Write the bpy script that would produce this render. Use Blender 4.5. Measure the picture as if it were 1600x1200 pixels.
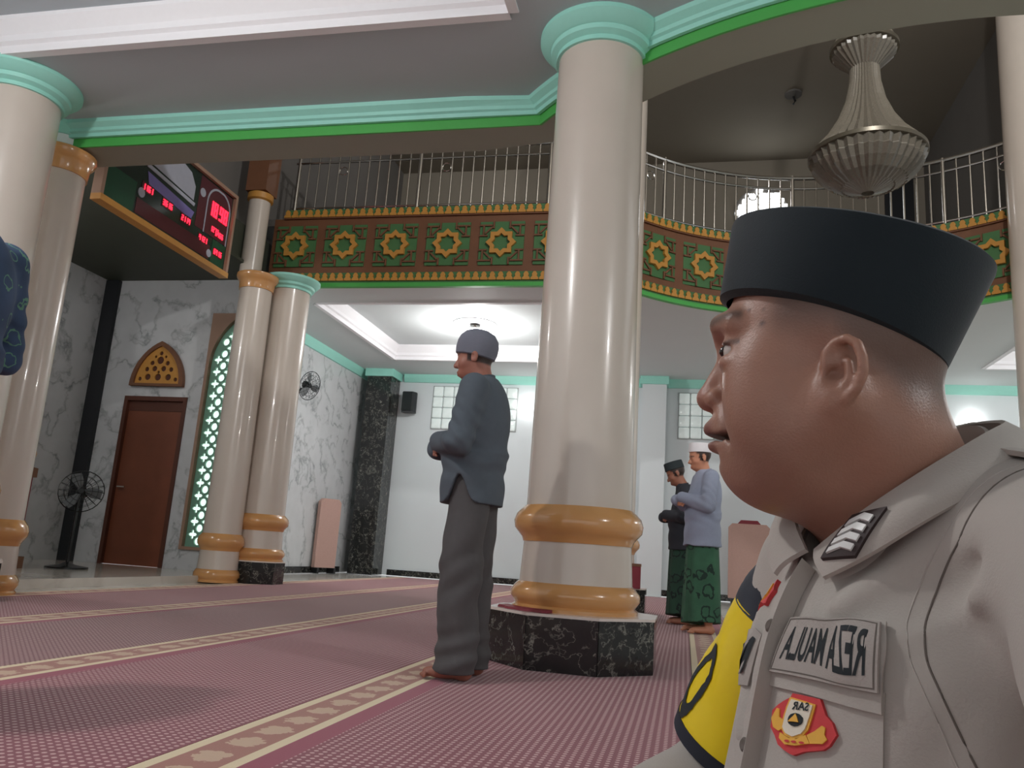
import bpy, bmesh, math, random
import numpy as np
from mathutils import Vector, Matrix
from mathutils.bvhtree import BVHTree

for _o in list(bpy.data.objects):
    bpy.data.objects.remove(_o, do_unlink=True)
SC = bpy.context.scene
COL = SC.collection
random.seed(7)
PI = math.pi

# ------------------------------------------------------------------ camera
CAM_H = 0.57
FPX = 1250.0
_yaw, _pitch, _roll = [math.radians(a) for a in (12.75, 11.92, 3.94)]
_f = Vector((-math.sin(_yaw)*math.cos(_pitch), math.cos(_yaw)*math.cos(_pitch), math.sin(_pitch)))
_r = Vector((math.cos(_yaw), math.sin(_yaw), 0))
_u = _r.cross(_f)
_r2 = math.cos(_roll)*_r + math.sin(_roll)*_u
_u2 = -math.sin(_roll)*_r + math.cos(_roll)*_u
cd = bpy.data.cameras.new('camera')
cd.sensor_fit = 'HORIZONTAL'
cd.sensor_width = 36.0
cd.lens = 36.0*FPX/1600.0
cd.clip_start = 0.02
cam = bpy.data.objects.new('camera', cd)
COL.objects.link(cam)
_M = Matrix((_r2, _u2, -_f)).transposed().to_4x4()
_M.translation = Vector((0, 0, CAM_H))
cam.matrix_world = _M
SC.camera = cam

# ------------------------------------------------------------------ world, exposure
W = bpy.data.worlds.new('world')
SC.world = W
W.use_nodes = True
W.node_tree.nodes['Background'].inputs[0].default_value = (0.97, 0.99, 1.0, 1)
W.node_tree.nodes['Background'].inputs[1].default_value = 1.0
SC.view_settings.view_transform = 'Standard'
SC.view_settings.look = 'None'
SC.view_settings.gamma = 1.0
SC.view_settings.exposure = 0.0
SC.view_settings.use_curve_mapping = False
SC.cycles.use_denoising = True
SC.cycles.max_bounces = 8
SC.cycles.diffuse_bounces = 5
SC.cycles.caustics_reflective = False
SC.cycles.caustics_refractive = False
SC.cycles.sample_clamp_indirect = 6.0
LAMP_FAR = 128.0
ADDED_LAMP_NEAR = 175.0
ADDED_LAMP_ALCOVE = 55.0
ADDED_LAMP_UPPER = 650.0

# ------------------------------------------------------------------ helpers
def lin(c):
    c = c/255.0
    return c/12.92 if c <= 0.04045 else ((c+0.055)/1.055)**2.4
def rgb(r, g, b):
    return (lin(r), lin(g), lin(b), 1.0)

class NT:
    def __init__(s, m):
        s.t = m.node_tree; s.n = s.t.nodes; s.l = s.t.links
    def add(s, kind, **kw):
        n = s.n.new(kind)
        for k, v in kw.items():
            setattr(n, k, v)
        return n
    def link(s, a, b):
        s.l.new(a, b)
    def math(s, op, a, b=None, c=None):
        n = s.n.new('ShaderNodeMath'); n.operation = op
        for i, v in enumerate((a, b, c)):
            if v is None: continue
            if isinstance(v, (int, float)): n.inputs[i].default_value = v
            else: s.l.new(v, n.inputs[i])
        return n.outputs[0]
    def mix(s, fac, a, b):
        n = s.n.new('ShaderNodeMix'); n.data_type = 'RGBA'
        for i, v in ((0, fac), (6, a), (7, b)):
            if isinstance(v, (int, float, tuple)): n.inputs[i].default_value = v
            else: s.l.new(v, n.inputs[i])
        return n.outputs[2]

def mat(name, col, rough=0.6, metal=0.0, noise=0.06, scale=30.0, bump=0.0, emit=None, estr=0.0, spec=0.5, bscale=None, coat=0.0, sheen=0.0):
    m = bpy.data.materials.new(name)
    m.use_nodes = True
    t = NT(m)
    p = t.n['Principled BSDF']
    p.inputs['Roughness'].default_value = rough
    p.inputs['Metallic'].default_value = metal
    p.inputs['Specular IOR Level'].default_value = spec
    p.inputs['Coat Weight'].default_value = coat
    p.inputs['Sheen Weight'].default_value = sheen
    tc = t.add('ShaderNodeTexCoord')
    nz = t.add('ShaderNodeTexNoise')
    nz.inputs['Scale'].default_value = scale
    nz.inputs['Detail'].default_value = 3.0
    t.link(tc.outputs['Object'], nz.inputs['Vector'])
    f = t.math('MULTIPLY_ADD', nz.outputs[0], 2*noise, 1-noise)
    mx = t.add('ShaderNodeVectorMath', operation='SCALE')
    mx.inputs[0].default_value = col[:3]
    t.link(f, mx.inputs['Scale'])
    t.link(mx.outputs[0], p.inputs['Base Color'])
    if emit:
        p.inputs['Emission Color'].default_value = emit
        p.inputs['Emission Strength'].default_value = estr
    if bump:
        nb = t.add('ShaderNodeTexNoise')
        nb.inputs['Scale'].default_value = bscale or scale*3
        nb.inputs['Detail'].default_value = 4.0
        t.link(tc.outputs['Object'], nb.inputs['Vector'])
        b = t.add('ShaderNodeBump')
        b.inputs['Strength'].default_value = bump
        b.inputs['Distance'].default_value = 0.01
        t.link(nb.outputs[0], b.inputs['Height'])
        t.link(b.outputs[0], p.inputs['Normal'])
    return m

def vein_mat(name, base, vein, scale=1.2, width=0.06, rough=0.15, amount=0.8, cloud=0.15, speck=None):
    """polished stone with thin broken veins"""
    m = bpy.data.materials.new(name); m.use_nodes = True
    t = NT(m); p = t.n['Principled BSDF']
    p.inputs['Roughness'].default_value = rough
    g = t.add('ShaderNodeNewGeometry')
    n1 = t.add('ShaderNodeTexNoise'); n1.inputs['Scale'].default_value = scale*1.3; n1.inputs['Detail'].default_value = 6
    t.link(g.outputs['Position'], n1.inputs['Vector'])
    ad = t.add('ShaderNodeVectorMath', operation='MULTIPLY_ADD')
    t.link(n1.outputs['Color'], ad.inputs[0]); ad.inputs[1].default_value = (0.8, 0.8, 0.8)
    t.link(g.outputs['Position'], ad.inputs[2])
    n2 = t.add('ShaderNodeTexNoise'); n2.inputs['Scale'].default_value = scale; n2.inputs['Detail'].default_value = 5
    t.link(ad.outputs[0], n2.inputs['Vector'])
    d = t.math('ABSOLUTE', t.math('SUBTRACT', n2.outputs[0], 0.5))
    v = t.math('SUBTRACT', 1.0, t.math('MINIMUM', t.math('DIVIDE', d, width), 1.0))
    v = t.math('POWER', v, 2.0)
    n3 = t.add('ShaderNodeTexNoise'); n3.inputs['Scale'].default_value = scale*2.7; n3.inputs['Detail'].default_value = 3
    t.link(g.outputs['Position'], n3.inputs['Vector'])
    br = t.math('MULTIPLY', v, t.math('MULTIPLY_ADD', n3.outputs[0], 2.4, -0.55))
    br = t.math('MAXIMUM', t.math('MULTIPLY', br, amount), 0.0)
    cl = t.math('MULTIPLY', n3.outputs[0], cloud)
    c = t.mix(cl, base, vein)
    c = t.mix(t.math('MINIMUM', br, 1.0), c, vein)
    t.link(c, p.inputs['Base Color'])
    return m

class MB:
    def __init__(s):
        s.v = []; s.f = []
    def box(s, x0, x1, y0, y1, z0, z1):
        b = len(s.v)
        s.v += [(x0,y0,z0),(x1,y0,z0),(x1,y1,z0),(x0,y1,z0),(x0,y0,z1),(x1,y0,z1),(x1,y1,z1),(x0,y1,z1)]
        s.f += [tuple(b+i for i in q) for q in ((0,3,2,1),(4,5,6,7),(0,1,5,4),(1,2,6,5),(2,3,7,6),(3,0,4,7))]
        return s
    def lathe(s, prof, seg=48, c=(0,0), cap=True, flute=0.0, a0=0.0):
        b = len(s.v); n = len(prof)
        for i in range(seg):
            a = a0 + 2*PI*i/seg
            k = 1.0 - (flute if i % 2 else 0.0)
            for r, z in prof:
                s.v.append((c[0]+r*k*math.cos(a), c[1]+r*k*math.sin(a), z))
        for i in range(seg):
            j = (i+1) % seg
            for q in range(n-1):
                s.f.append((b+i*n+q, b+j*n+q, b+j*n+q+1, b+i*n+q+1))
        if cap:
            s.f.append(tuple(b+i*n for i in range(seg))[::-1])
            s.f.append(tuple(b+i*n+n-1 for i in range(seg)))
        return s
    def tube(s, pts, r, seg=10, cap=True):
        pts = [Vector(p) for p in pts]; b = len(s.v); n = len(pts)
        rs = r if isinstance(r, (list, tuple)) else [r]*n
        for i, p in enumerate(pts):
            d = (pts[min(i+1, n-1)]-pts[max(i-1, 0)]).normalized()
            up = Vector((0,0,1)) if abs(d.z) < 0.9 else Vector((1,0,0))
            x = d.cross(up).normalized(); y = d.cross(x)
            for k in range(seg):
                a = 2*PI*k/seg
                s.v.append(tuple(p+rs[i]*(math.cos(a)*x+math.sin(a)*y)))
        for i in range(n-1):
            for k in range(seg):
                k2 = (k+1) % seg
                s.f.append((b+i*seg+k, b+i*seg+k2, b+(i+1)*seg+k2, b+(i+1)*seg+k))
        if cap:
            s.f.append(tuple(b+k for k in range(seg))); s.f.append(tuple(b+(n-1)*seg+k for k in range(seg))[::-1])
        return s
    def prism(s, poly, d0, d1, axis='y'):
        """poly in 2D extruded from d0 to d1 along an axis; for y the plane is xz, x: yz, z: xy"""
        b = len(s.v); n = len(poly)
        for d in (d0, d1):
            for a, c in poly:
                s.v.append({'y': (a, d, c), 'x': (d, a, c), 'z': (a, c, d)}[axis])
        s.f.append(tuple(range(b, b+n))[::-1]); s.f.append(tuple(range(b+n, b+2*n)))
        for i in range(n):
            j = (i+1) % n
            s.f.append((b+i, b+j, b+n+j, b+n+i))
        return s
    def sweep(s, prof, path, normals, closed=False):
        """profile (out, z) swept along a plan path with plan normals"""
        b = len(s.v); n = len(prof)
        for (x, y), (nx, ny) in zip(path, normals):
            for o, z in prof:
                s.v.append((x+nx*o, y+ny*o, z))
        for i in range(len(path)-1):
            for q in range(n if closed else n-1):
                q2 = (q+1) % n
                s.f.append((b+i*n+q, b+(i+1)*n+q, b+(i+1)*n+q2, b+i*n+q2))
        return s
    def mesh(s, name, smooth=False):
        me = bpy.data.meshes.new(name)
        me.from_pydata([tuple(v) for v in s.v], [], s.f)
        me.validate()
        bm = bmesh.new(); bm.from_mesh(me)
        bmesh.ops.recalc_face_normals(bm, faces=bm.faces)
        bm.to_mesh(me); bm.free()
        if smooth:
            me.shade_smooth()
            me.set_sharp_from_angle(angle=math.radians(40))
        return me

def thing(name, label, cat, loc=(0,0,0), rotz=0.0, group=None):
    o = bpy.data.objects.new(name, None)
    o.empty_display_size = 0.1
    COL.objects.link(o)
    o.location = loc; o.rotation_euler = (0, 0, rotz)
    o['label'] = label; o['category'] = cat
    if group: o['group'] = group
    return o
def part(name, me, m, parent=None, loc=(0,0,0), rot=(0,0,0), smooth=False, label=None):
    if isinstance(me, MB): me = me.mesh(name, smooth)
    o = bpy.data.objects.new(name, me)
    if m is not None and len(me.materials) == 0:
        me.materials.append(m)
    COL.objects.link(o)
    if parent is not None: o.parent = parent
    o.location = loc; o.rotation_euler = rot
    if label: o['label'] = label
    return o
def single(name, me, m, label, cat, group=None, **k):
    o = part(name, me, m, **k)
    o['label'] = label; o['category'] = cat
    if group: o['group'] = group
    return o
def struct(name, me, m, label=None, **k):
    o = part(name, me, m, **k)
    o['kind'] = 'structure'
    if label: o['label'] = label
    return o

def curve_panel(name, outer, holes, depth):
    """flat panel with holes, outline and holes in 2D, thickness depth (centred); returns a mesh in xy"""
    cu = bpy.data.curves.new(name, 'CURVE'); cu.dimensions = '2D'; cu.fill_mode = 'BOTH'; cu.extrude = depth/2
    for pts in [outer]+holes:
        sp = cu.splines.new('POLY'); sp.points.add(len(pts)-1)
        for q, (a, b) in zip(sp.points, pts): q.co = (a, b, 0, 1)
        sp.use_cyclic_u = True
    o = bpy.data.objects.new(name, cu); COL.objects.link(o)
    dg = bpy.context.evaluated_depsgraph_get()
    me = bpy.data.meshes.new_from_object(o.evaluated_get(dg))
    bpy.data.objects.remove(o, do_unlink=True); bpy.data.curves.remove(cu)
    me.name = name
    return me
def text_mesh(body, size, depth=0.0, bold=0.0):
    cu = bpy.data.curves.new('txt', 'FONT'); cu.body = body; cu.size = size; cu.extrude = depth; cu.offset = bold
    cu.align_x = 'CENTER'; cu.align_y = 'CENTER'; cu.resolution_u = 4
    o = bpy.data.objects.new('txt', cu); COL.objects.link(o)
    dg = bpy.context.evaluated_depsgraph_get()
    me = bpy.data.meshes.new_from_object(o.evaluated_get(dg))
    bpy.data.objects.remove(o, do_unlink=True); bpy.data.curves.remove(cu)
    return me
def circle(cx, cy, r, n=14):
    return [(cx+r*math.cos(2*PI*i/n), cy+r*math.sin(2*PI*i/n)) for i in range(n)]
def point_lamp(parent, loc, watts, radius=0.12, col=(1, 0.985, 0.965)):
    l = bpy.data.lights.new('lamp_light', 'POINT'); l.energy = watts; l.shadow_soft_size = radius; l.color = col
    o = bpy.data.objects.new('lamp_light', l); COL.objects.link(o); o.parent = parent; o.location = loc
    return o
def area_lamp(parent, loc, watts, sx, sy, col=(1, 0.985, 0.965), rot=(0,0,0)):
    l = bpy.data.lights.new('lamp_light', 'AREA'); l.energy = watts; l.shape = 'RECTANGLE'; l.size = sx; l.size_y = sy; l.color = col
    o = bpy.data.objects.new('lamp_light', l); COL.objects.link(o); o.parent = parent; o.location = loc; o.rotation_euler = rot
    return o

# ------------------------------------------------------------------ implicit-surface modelling
def ell(P, c, r, R=None):
    q = P-np.array(c)
    if R is not None: q = q@R
    r = np.array(r, float)
    k0 = np.sqrt(((q/r)**2).sum(1)); k1 = np.sqrt(((q/(r*r))**2).sum(1))+1e-9
    return k0*(k0-1)/k1
def cap(P, a, b, ra, rb=None):
    if rb is None: rb = ra
    a = np.array(a, float); ba = np.array(b, float)-a
    t = np.clip(((P-a)@ba)/max(ba@ba, 1e-9), 0, 1)
    return np.sqrt(((P-a-t[:, None]*ba)**2).sum(1))-(ra+t*(rb-ra))
def chain(P, pts, rs):
    d = None
    for i in range(len(pts)-1):
        e = cap(P, pts[i], pts[i+1], rs[i], rs[i+1])
        d = e if d is None else np.minimum(d, e)
    return d
def su(a, b, k):
    h = np.clip(0.5+0.5*(b-a)/k, 0, 1)
    return b+(a-b)*h-k*h*(1-h)
def ss(a, b, k):
    """carve b out of a"""
    return -su(-a, b, k)
def rotm(x=0, y=0, z=0):
    return np.array((Matrix.Rotation(z, 3, 'Z')@Matrix.Rotation(y, 3, 'Y')@Matrix.Rotation(x, 3, 'X')))

def sdf_mesh(name, fn, lo, hi, h, B=6, relax=1):
    lo = np.array(lo, float); hi = np.array(hi, float)
    nb = np.ceil((hi-lo)/(h*B)).astype(int)
    n = nb*B+1
    bc = np.stack(np.meshgrid(*[np.arange(k) for k in nb], indexing='ij'), -1).reshape(-1, 3)
    cen = lo+(bc+0.5)*h*B
    dc = fn(cen)
    keep = np.abs(dc) < h*B*1.5
    G = np.repeat(np.repeat(np.repeat(np.where(dc > 0, 1.0, -1.0).reshape(nb).astype(np.float32), B, 0), B, 1), B, 2)
    G = np.pad(G, ((0,1),)*3, mode='edge')
    off = np.stack(np.meshgrid(*[np.arange(B+1)]*3, indexing='ij'), -1).reshape(-1, 3)
    mask = np.zeros(n, bool)
    idx = (bc[keep][:, None, :]*B+off[None]).reshape(-1, 3)
    mask[idx[:, 0], idx[:, 1], idx[:, 2]] = True
    ii = np.argwhere(mask)
    vals = np.empty(len(ii), np.float32)
    for s in range(0, len(ii), 400000):
        vals[s:s+400000] = fn(lo+ii[s:s+400000]*h)
    G[ii[:, 0], ii[:, 1], ii[:, 2]] = vals
    G[0] = G[-1] = 1; G[:, 0] = G[:, -1] = 1; G[:, :, 0] = G[:, :, -1] = 1
    S = G < 0
    c8 = [(a, b, c) for a in (0,1) for b in (0,1) for c in (0,1)]
    cnt = sum(S[a:n[0]-1+a, b:n[1]-1+b, c:n[2]-1+c].astype(np.int8) for a, b, c in c8)
    act = np.argwhere((cnt > 0) & (cnt < 8))
    num = np.zeros((len(act), 3)); den = np.zeros(len(act))
    for a in c8:
        for ax in range(3):
            if a[ax]: continue
            b = list(a); b[ax] = 1
            va = G[act[:,0]+a[0], act[:,1]+a[1], act[:,2]+a[2]]; vb = G[act[:,0]+b[0], act[:,1]+b[1], act[:,2]+b[2]]
            cr = (va < 0) != (vb < 0)
            t = np.where(cr, va/np.where(cr, va-vb, 1), 0)
            p = np.tile(np.array(a, float), (len(act), 1)); p[:, ax] += t
            num += p*cr[:, None]; den += cr
    V = lo+(act+num/den[:, None])*h
    cid = -np.ones(n-1, np.int64); cid[act[:,0], act[:,1], act[:,2]] = np.arange(len(act))
    F = []
    for ax in range(3):
        sl0 = [slice(None)]*3; sl1 = [slice(None)]*3
        sl0[ax] = slice(0, -1); sl1[ax] = slice(1, None)
        e = np.argwhere(S[tuple(sl0)] != S[tuple(sl1)])
        o1, o2 = [k for k in range(3) if k != ax]
        e = e[(e[:, o1] > 0) & (e[:, o2] > 0) & (e[:, o1] < n[o1]-1) & (e[:, o2] < n[o2]-1)]
        def q(d1, d2):
            k = e.copy(); k[:, o1] -= d1; k[:, o2] -= d2
            return cid[k[:,0], k[:,1], k[:,2]]
        f = np.stack([q(1,1), q(0,1), q(0,0), q(1,0)], 1)
        ins = S[e[:,0], e[:,1], e[:,2]]
        flip = ~ins if ax != 1 else ins
        f[flip] = f[flip][:, ::-1]
        F.append(f)
    F = np.concatenate(F)
    for _ in range(relax):
        acc = np.zeros_like(V); c = np.zeros(len(V))
        for k in range(4):
            for j in (1, 3):
                np.add.at(acc, F[:, k], V[F[:, (k+j) % 4]]); np.add.at(c, F[:, k], 1)
        V = 0.5*V+0.5*acc/c[:, None]
    me = bpy.data.meshes.new(name)
    me.from_pydata(V.tolist(), [], F.tolist())
    me.shade_smooth()
    return me
def paint(me, fn, name='tone'):
    V = np.empty(len(me.vertices)*3); me.vertices.foreach_get('co', V); V = V.reshape(-1, 3)
    c = fn(V)
    a = me.color_attributes.new(name, 'FLOAT_COLOR', 'POINT')
    a.data.foreach_set('color', np.concatenate([c, np.ones((len(c), 1))], 1).astype(np.float32).ravel())
def vcol_mat(name, rough=0.5, noise=0.08, scale=60, bump=0.1, bscale=300, spec=0.4, sss=0.0, sheen=0.0):
    m = mat(name, (1,1,1,1), rough=rough, noise=noise, scale=scale, bump=bump, bscale=bscale, spec=spec, sheen=sheen)
    t = NT(m); p = t.n['Principled BSDF']
    at = t.add('ShaderNodeAttribute'); at.attribute_name = 'tone'
    vm = [n for n in t.n if n.bl_idname == 'ShaderNodeVectorMath'][0]
    t.link(at.outputs['Color'], vm.inputs[0])
    if sss:
        p.inputs['Subsurface Weight'].default_value = sss
        p.inputs['Subsurface Radius'].default_value = (0.6, 0.25, 0.12)
        p.inputs['Subsurface Scale'].default_value = 0.006
    return m
def mixc(a, b, t):
    t = np.clip(t, 0, 1)[:, None]
    return a*(1-t)+b*t
def smooth(e0, e1, x):
    t = np.clip((x-e0)/(e1-e0), 0, 1)
    return t*t*(3-2*t)

# ------------------------------------------------------------------ materials
M = {}
M['white_wall'] = mat('white_wall', rgb(218,225,228), 0.55, noise=0.02, scale=2)
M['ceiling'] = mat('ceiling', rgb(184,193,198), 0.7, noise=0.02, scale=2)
M['ceiling_white'] = mat('ceiling_white', rgb(208,214,215), 0.7, noise=0.02, scale=2)
M['molding'] = mat('molding', rgb(238,237,240), 0.5, noise=0.02)
M['mint'] = mat('mint', rgb(158,222,208), 0.5, noise=0.03)
M['green'] = mat('green', rgb(78,172,82), 0.5, noise=0.03)
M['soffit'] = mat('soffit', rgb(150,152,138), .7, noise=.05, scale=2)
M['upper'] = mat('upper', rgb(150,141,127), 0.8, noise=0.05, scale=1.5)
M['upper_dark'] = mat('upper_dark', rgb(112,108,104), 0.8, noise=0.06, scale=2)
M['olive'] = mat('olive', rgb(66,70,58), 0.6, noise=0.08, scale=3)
M['tile'] = vein_mat('tile', rgb(214,208,200), rgb(170,160,150), 0.8, 0.05, 0.12, 0.5)
M['marble'] = vein_mat('marble', rgb(212,214,216), rgb(130,135,136), 1.5, 0.05, 0.25, 0.85, 0.3)
M['black_marble'] = vein_mat('black_marble', rgb(24,25,27), rgb(150,150,140), 4.5, 0.03, 0.12, 0.95, 0.06)
M['beige'] = mat('beige', rgb(206,195,184), 0.25, noise=0.06, scale=3.5, coat=0.3)
M['amber'] = mat('amber', rgb(206,152,96), 0.18, noise=0.07, scale=6, coat=0.4)
M['door'] = mat('door', rgb(122,68,46), 0.45, noise=0.14, scale=5)
M['door_dark'] = mat('door_dark', rgb(86,46,32), 0.5, noise=0.1, scale=8)
M['frame_wood'] = mat('frame_wood', rgb(160,128,108), 0.5, noise=0.08, scale=8)
M['brown_wood'] = mat('brown_wood', rgb(118,78,54), 0.5, noise=0.15, scale=6)
M['carve_green'] = mat('carve_green', rgb(72,118,72), 0.55, noise=0.12, scale=8)
M['gold'] = mat('gold', rgb(198,142,66), 0.42, noise=0.1, scale=14)
M['lattice'] = mat('lattice', rgb(122,168,146), 0.5, noise=0.05)
M['lit_pane'] = mat('lit_pane', rgb(235,250,244), 0.4, noise=0.0, emit=(0.86, 1.0, 0.94, 1), estr=0.9)
M['chrome'] = mat('chrome', rgb(215,212,208), 0.18, metal=1.0, noise=0.03)
M['black'] = mat('black', rgb(30,32,36), 0.45, noise=0.08)
M['black_gloss'] = mat('black_gloss', rgb(26,28,30), 0.25, noise=0.05)
M['pink_panel'] = mat('pink_panel', rgb(184,150,140), 0.8, noise=0.06, scale=40, bump=0.2)
M['maroon'] = mat('maroon', rgb(128,44,56), 0.7, noise=0.1)

# ------------------------------------------------------------------ plan paths
CX, CY = 1.65, 7.7           # centre of the round void under the chandelier
R_NEAR, Y_NEAR = 3.70, 5.24  # edge of the near ceiling
R_FAR, Y_FAR = 3.20, 9.60    # gallery front
Z_NEAR, Z_FAR = 3.86, 3.95
def plan_path(R, Yl, far, x0, x1, n=48):
    """straight - arc - straight; normals point towards the void's outside of the slab (away from slab)"""
    dx = math.sqrt(R*R-(Yl-CY)**2)
    pts, nor = [], []
    sgn = -1 if far else 1
    k = max(2, int((CX-dx-x0)/0.5))
    for i in range(k):
        pts.append((x0+(CX-dx-x0)*i/k, Yl)); nor.append((0, sgn))
    a0 = math.atan2(Yl-CY, -dx); a1 = math.atan2(Yl-CY, dx)
    if far:
        a0 %= 2*PI
    else:
        a0 -= 0; a1 += 0
        if a0 > a1: a1 += 2*PI
    for i in range(n+1):
        a = a0+(a1-a0)*i/n
        pts.append((CX+R*math.cos(a), CY+R*math.sin(a))); nor.append((-math.cos(a), -math.sin(a)))
    for i in range(1, k+1):
        pts.append((CX+dx+(x1-CX-dx)*i/k, Yl)); nor.append((0, sgn))
    return pts, nor
near_pts, near_nor = plan_path(R_NEAR, Y_NEAR, False, -5.6, 10.0)
far_pts, far_nor = plan_path(R_FAR, Y_FAR, True, -5.75, 10.0)

# ------------------------------------------------------------------ setting
struct('floor', MB().box(-8.4, 10.2, -7, 15.2, -0.2, -0.012), M['tile'])
struct('floor_alcove', MB().box(-8.4, -5.55, 4.9, 9.62, -0.012, 0.07), M['tile'])
# qibla side
struct('wall_left', MB().box(-6.6, -6.4, 9.8, 15.2, 0, Z_FAR), M['marble'])
struct('wall_alcove_back', MB().box(-8.5, -8.3, 4.7, 9.9, 0, 4.06), M['marble'])
struct('wall_alcove_near', MB().box(-8.3, -5.6, 4.72, 4.9, 0, 4.06), M['marble'])
struct('wall_left_near', MB().box(-6.0, -5.6, -7, 4.72, 0, Z_NEAR), M['white_wall'])
# alcove side wall with a door, an arch grille and a lattice window: solid pieces around the openings
wa = MB()
for a in ((-8.3,-7.68,.07,4.06), (-7.68,-6.74,2.36,4.06), (-6.74,-6.5,.07,4.06), (-6.5,-5.72,.07,.33), (-6.5,-5.72,3.56,4.06), (-5.72,-5.2,.07,4.06)):
    wa.box(a[0], a[1], 9.62, 9.8, a[2], a[3])
struct('wall_alcove_far', wa, M['marble'])
struct('trim_1', MB().box(-8.32, -8.08, 9.56, 9.62, .07, 4.05), M['black'])
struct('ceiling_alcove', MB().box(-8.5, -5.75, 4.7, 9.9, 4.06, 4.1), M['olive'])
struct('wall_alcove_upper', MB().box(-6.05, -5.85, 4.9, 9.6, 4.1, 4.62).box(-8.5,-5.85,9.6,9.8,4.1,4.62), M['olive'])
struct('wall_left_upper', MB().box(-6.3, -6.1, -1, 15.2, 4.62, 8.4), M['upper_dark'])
# back wall
struct('wall_back', MB().box(-6.6, 10.2, 15.0, 15.2, 0, Z_FAR), M['white_wall'])
struct('baseboard_back', MB().box(-5.6, 10.0, 14.97, 15.0, 0, .11), M['black_marble'])
struct('baseboard_left', MB().box(-6.4, -6.37, 9.8, 14.5, 0, .11), M['black_marble'])
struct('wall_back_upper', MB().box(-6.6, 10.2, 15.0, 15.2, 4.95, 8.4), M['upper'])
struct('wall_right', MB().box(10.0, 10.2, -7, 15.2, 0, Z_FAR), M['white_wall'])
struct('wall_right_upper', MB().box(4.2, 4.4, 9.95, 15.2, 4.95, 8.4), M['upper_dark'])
struct('ceiling_upper', MB().box(-8.6, 10.2, -1.0, 15.2, 8.4, 8.5), M['upper'])
struct('trim_2', MB().prism([(14.97,3.80),(14.94,3.80),(14.90,3.88),(14.88,3.95),(15.0,3.95),(15.0,3.80)], -5.6, 10.0, 'x'), M['mint'])
struct('trim_3', MB().prism([(-6.4,3.80),(-6.36,3.80),(-6.32,3.88),(-6.30,3.95),(-6.4,3.95)], 9.8, 14.9, 'y'), M['mint'])

# gallery underside with two tray recesses
def rect(x0, x1, y0, y1): return [(x0,y0),(x1,y0),(x1,y1),(x0,y1)]
TR_FAR = [(-5.35, -1.45, 10.35, 13.65), (4.6, 8.8, 10.35, 13.65)]
me = curve_panel('ceiling_far', far_pts+[(10.0,15.2),(-6.6,15.2),(-6.6,9.82),(-5.75,9.82)], [rect(*t) for t in TR_FAR], 0.04)
struct('ceiling_far', me, M['ceiling_white'], loc=(0,0,Z_FAR+.02))
me = curve_panel('floor_gallery', far_pts+[(10.0,15.2),(-6.1,15.2),(-6.1,9.6)], [], 0.1)
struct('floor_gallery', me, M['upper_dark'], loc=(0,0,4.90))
def tray(name, t, z, depth, back):
    x0, x1, y0, y1 = t
    o = MB()
    o.box(x0-.1, x1+.1, y0-.1, y1+.1, z+depth, z+depth+.04)
    struct(name, o, M[back])
    s = MB(); w = .1
    pr = [(.006, z-.012), (.006, z+.05), (.03, z+.07), (.03, z+.12), (.09, z+depth-.03), (.09, z+depth), (-.06, z+depth+.004), (-.06, z-.012)]
    for (ax, ay, bx, by, nx, ny) in ((x0,y0,x1,y0,0,1),(x1,y0,x1,y1,-1,0),(x1,y1,x0,y1,0,-1),(x0,y1,x0,y0,1,0)):
        s.sweep(pr, [(ax,ay),(bx,by)], [(nx,ny)]*2, closed=True)
    return s
TRN = 0
for i, t in enumerate(TR_FAR):
    struct('trim_%d' % (4+i), tray('ceiling_tray_%d' % (i+1), t, Z_FAR, .26, 'ceiling_white'), M['molding'])
# near ceiling with a tray recess
TR_NEAR = (-5.3, -1.14, -1.5, 4.25)
me = curve_panel('ceiling_near', near_pts+[(10.0,-7),(-5.9,-7),(-5.9,5.24)], [rect(*TR_NEAR)], 0.04)
struct('ceiling_near', me, M['ceiling'], loc=(0,0,Z_NEAR+.02))
struct('trim_6', tray('ceiling_tray_3', TR_NEAR, Z_NEAR, .24, 'ceiling'), M['molding'])
# edge of the near ceiling: green fascia, mint crown moulding on the camera side, plain soffit
fp = [(.003, 3.66), (.003, Z_NEAR+.01), (.02, Z_NEAR+.01), (.02, 3.66)]
struct('beam_near', MB().sweep(fp, near_pts, near_nor, closed=True), M['green'])
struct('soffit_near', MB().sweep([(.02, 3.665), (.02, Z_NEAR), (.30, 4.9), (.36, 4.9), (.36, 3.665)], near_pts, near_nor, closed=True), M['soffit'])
cr = [(-.005, 3.735), (-.03, 3.735), (-.035, 3.765), (-.055, 3.775), (-.06, 3.80), (-.10, 3.83), (-.105, Z_NEAR), (-.005, Z_NEAR)]
struct('trim_7', MB().sweep(cr, near_pts, near_nor, closed=True), M['mint'])
# edge of the far gallery slab
struct('beam_far', MB().sweep([(.006,3.955),(.006,4.945),(-.25,4.945),(-.25,3.955)], far_pts, far_nor, closed=True), M['brown_wood'])

# mint strip under the gallery front
struct('trim_8', MB().sweep([(.05,3.93),(.05,3.985),(-.02,3.985),(-.02,3.93)], far_pts, far_nor, closed=True), M['green'])

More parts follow.
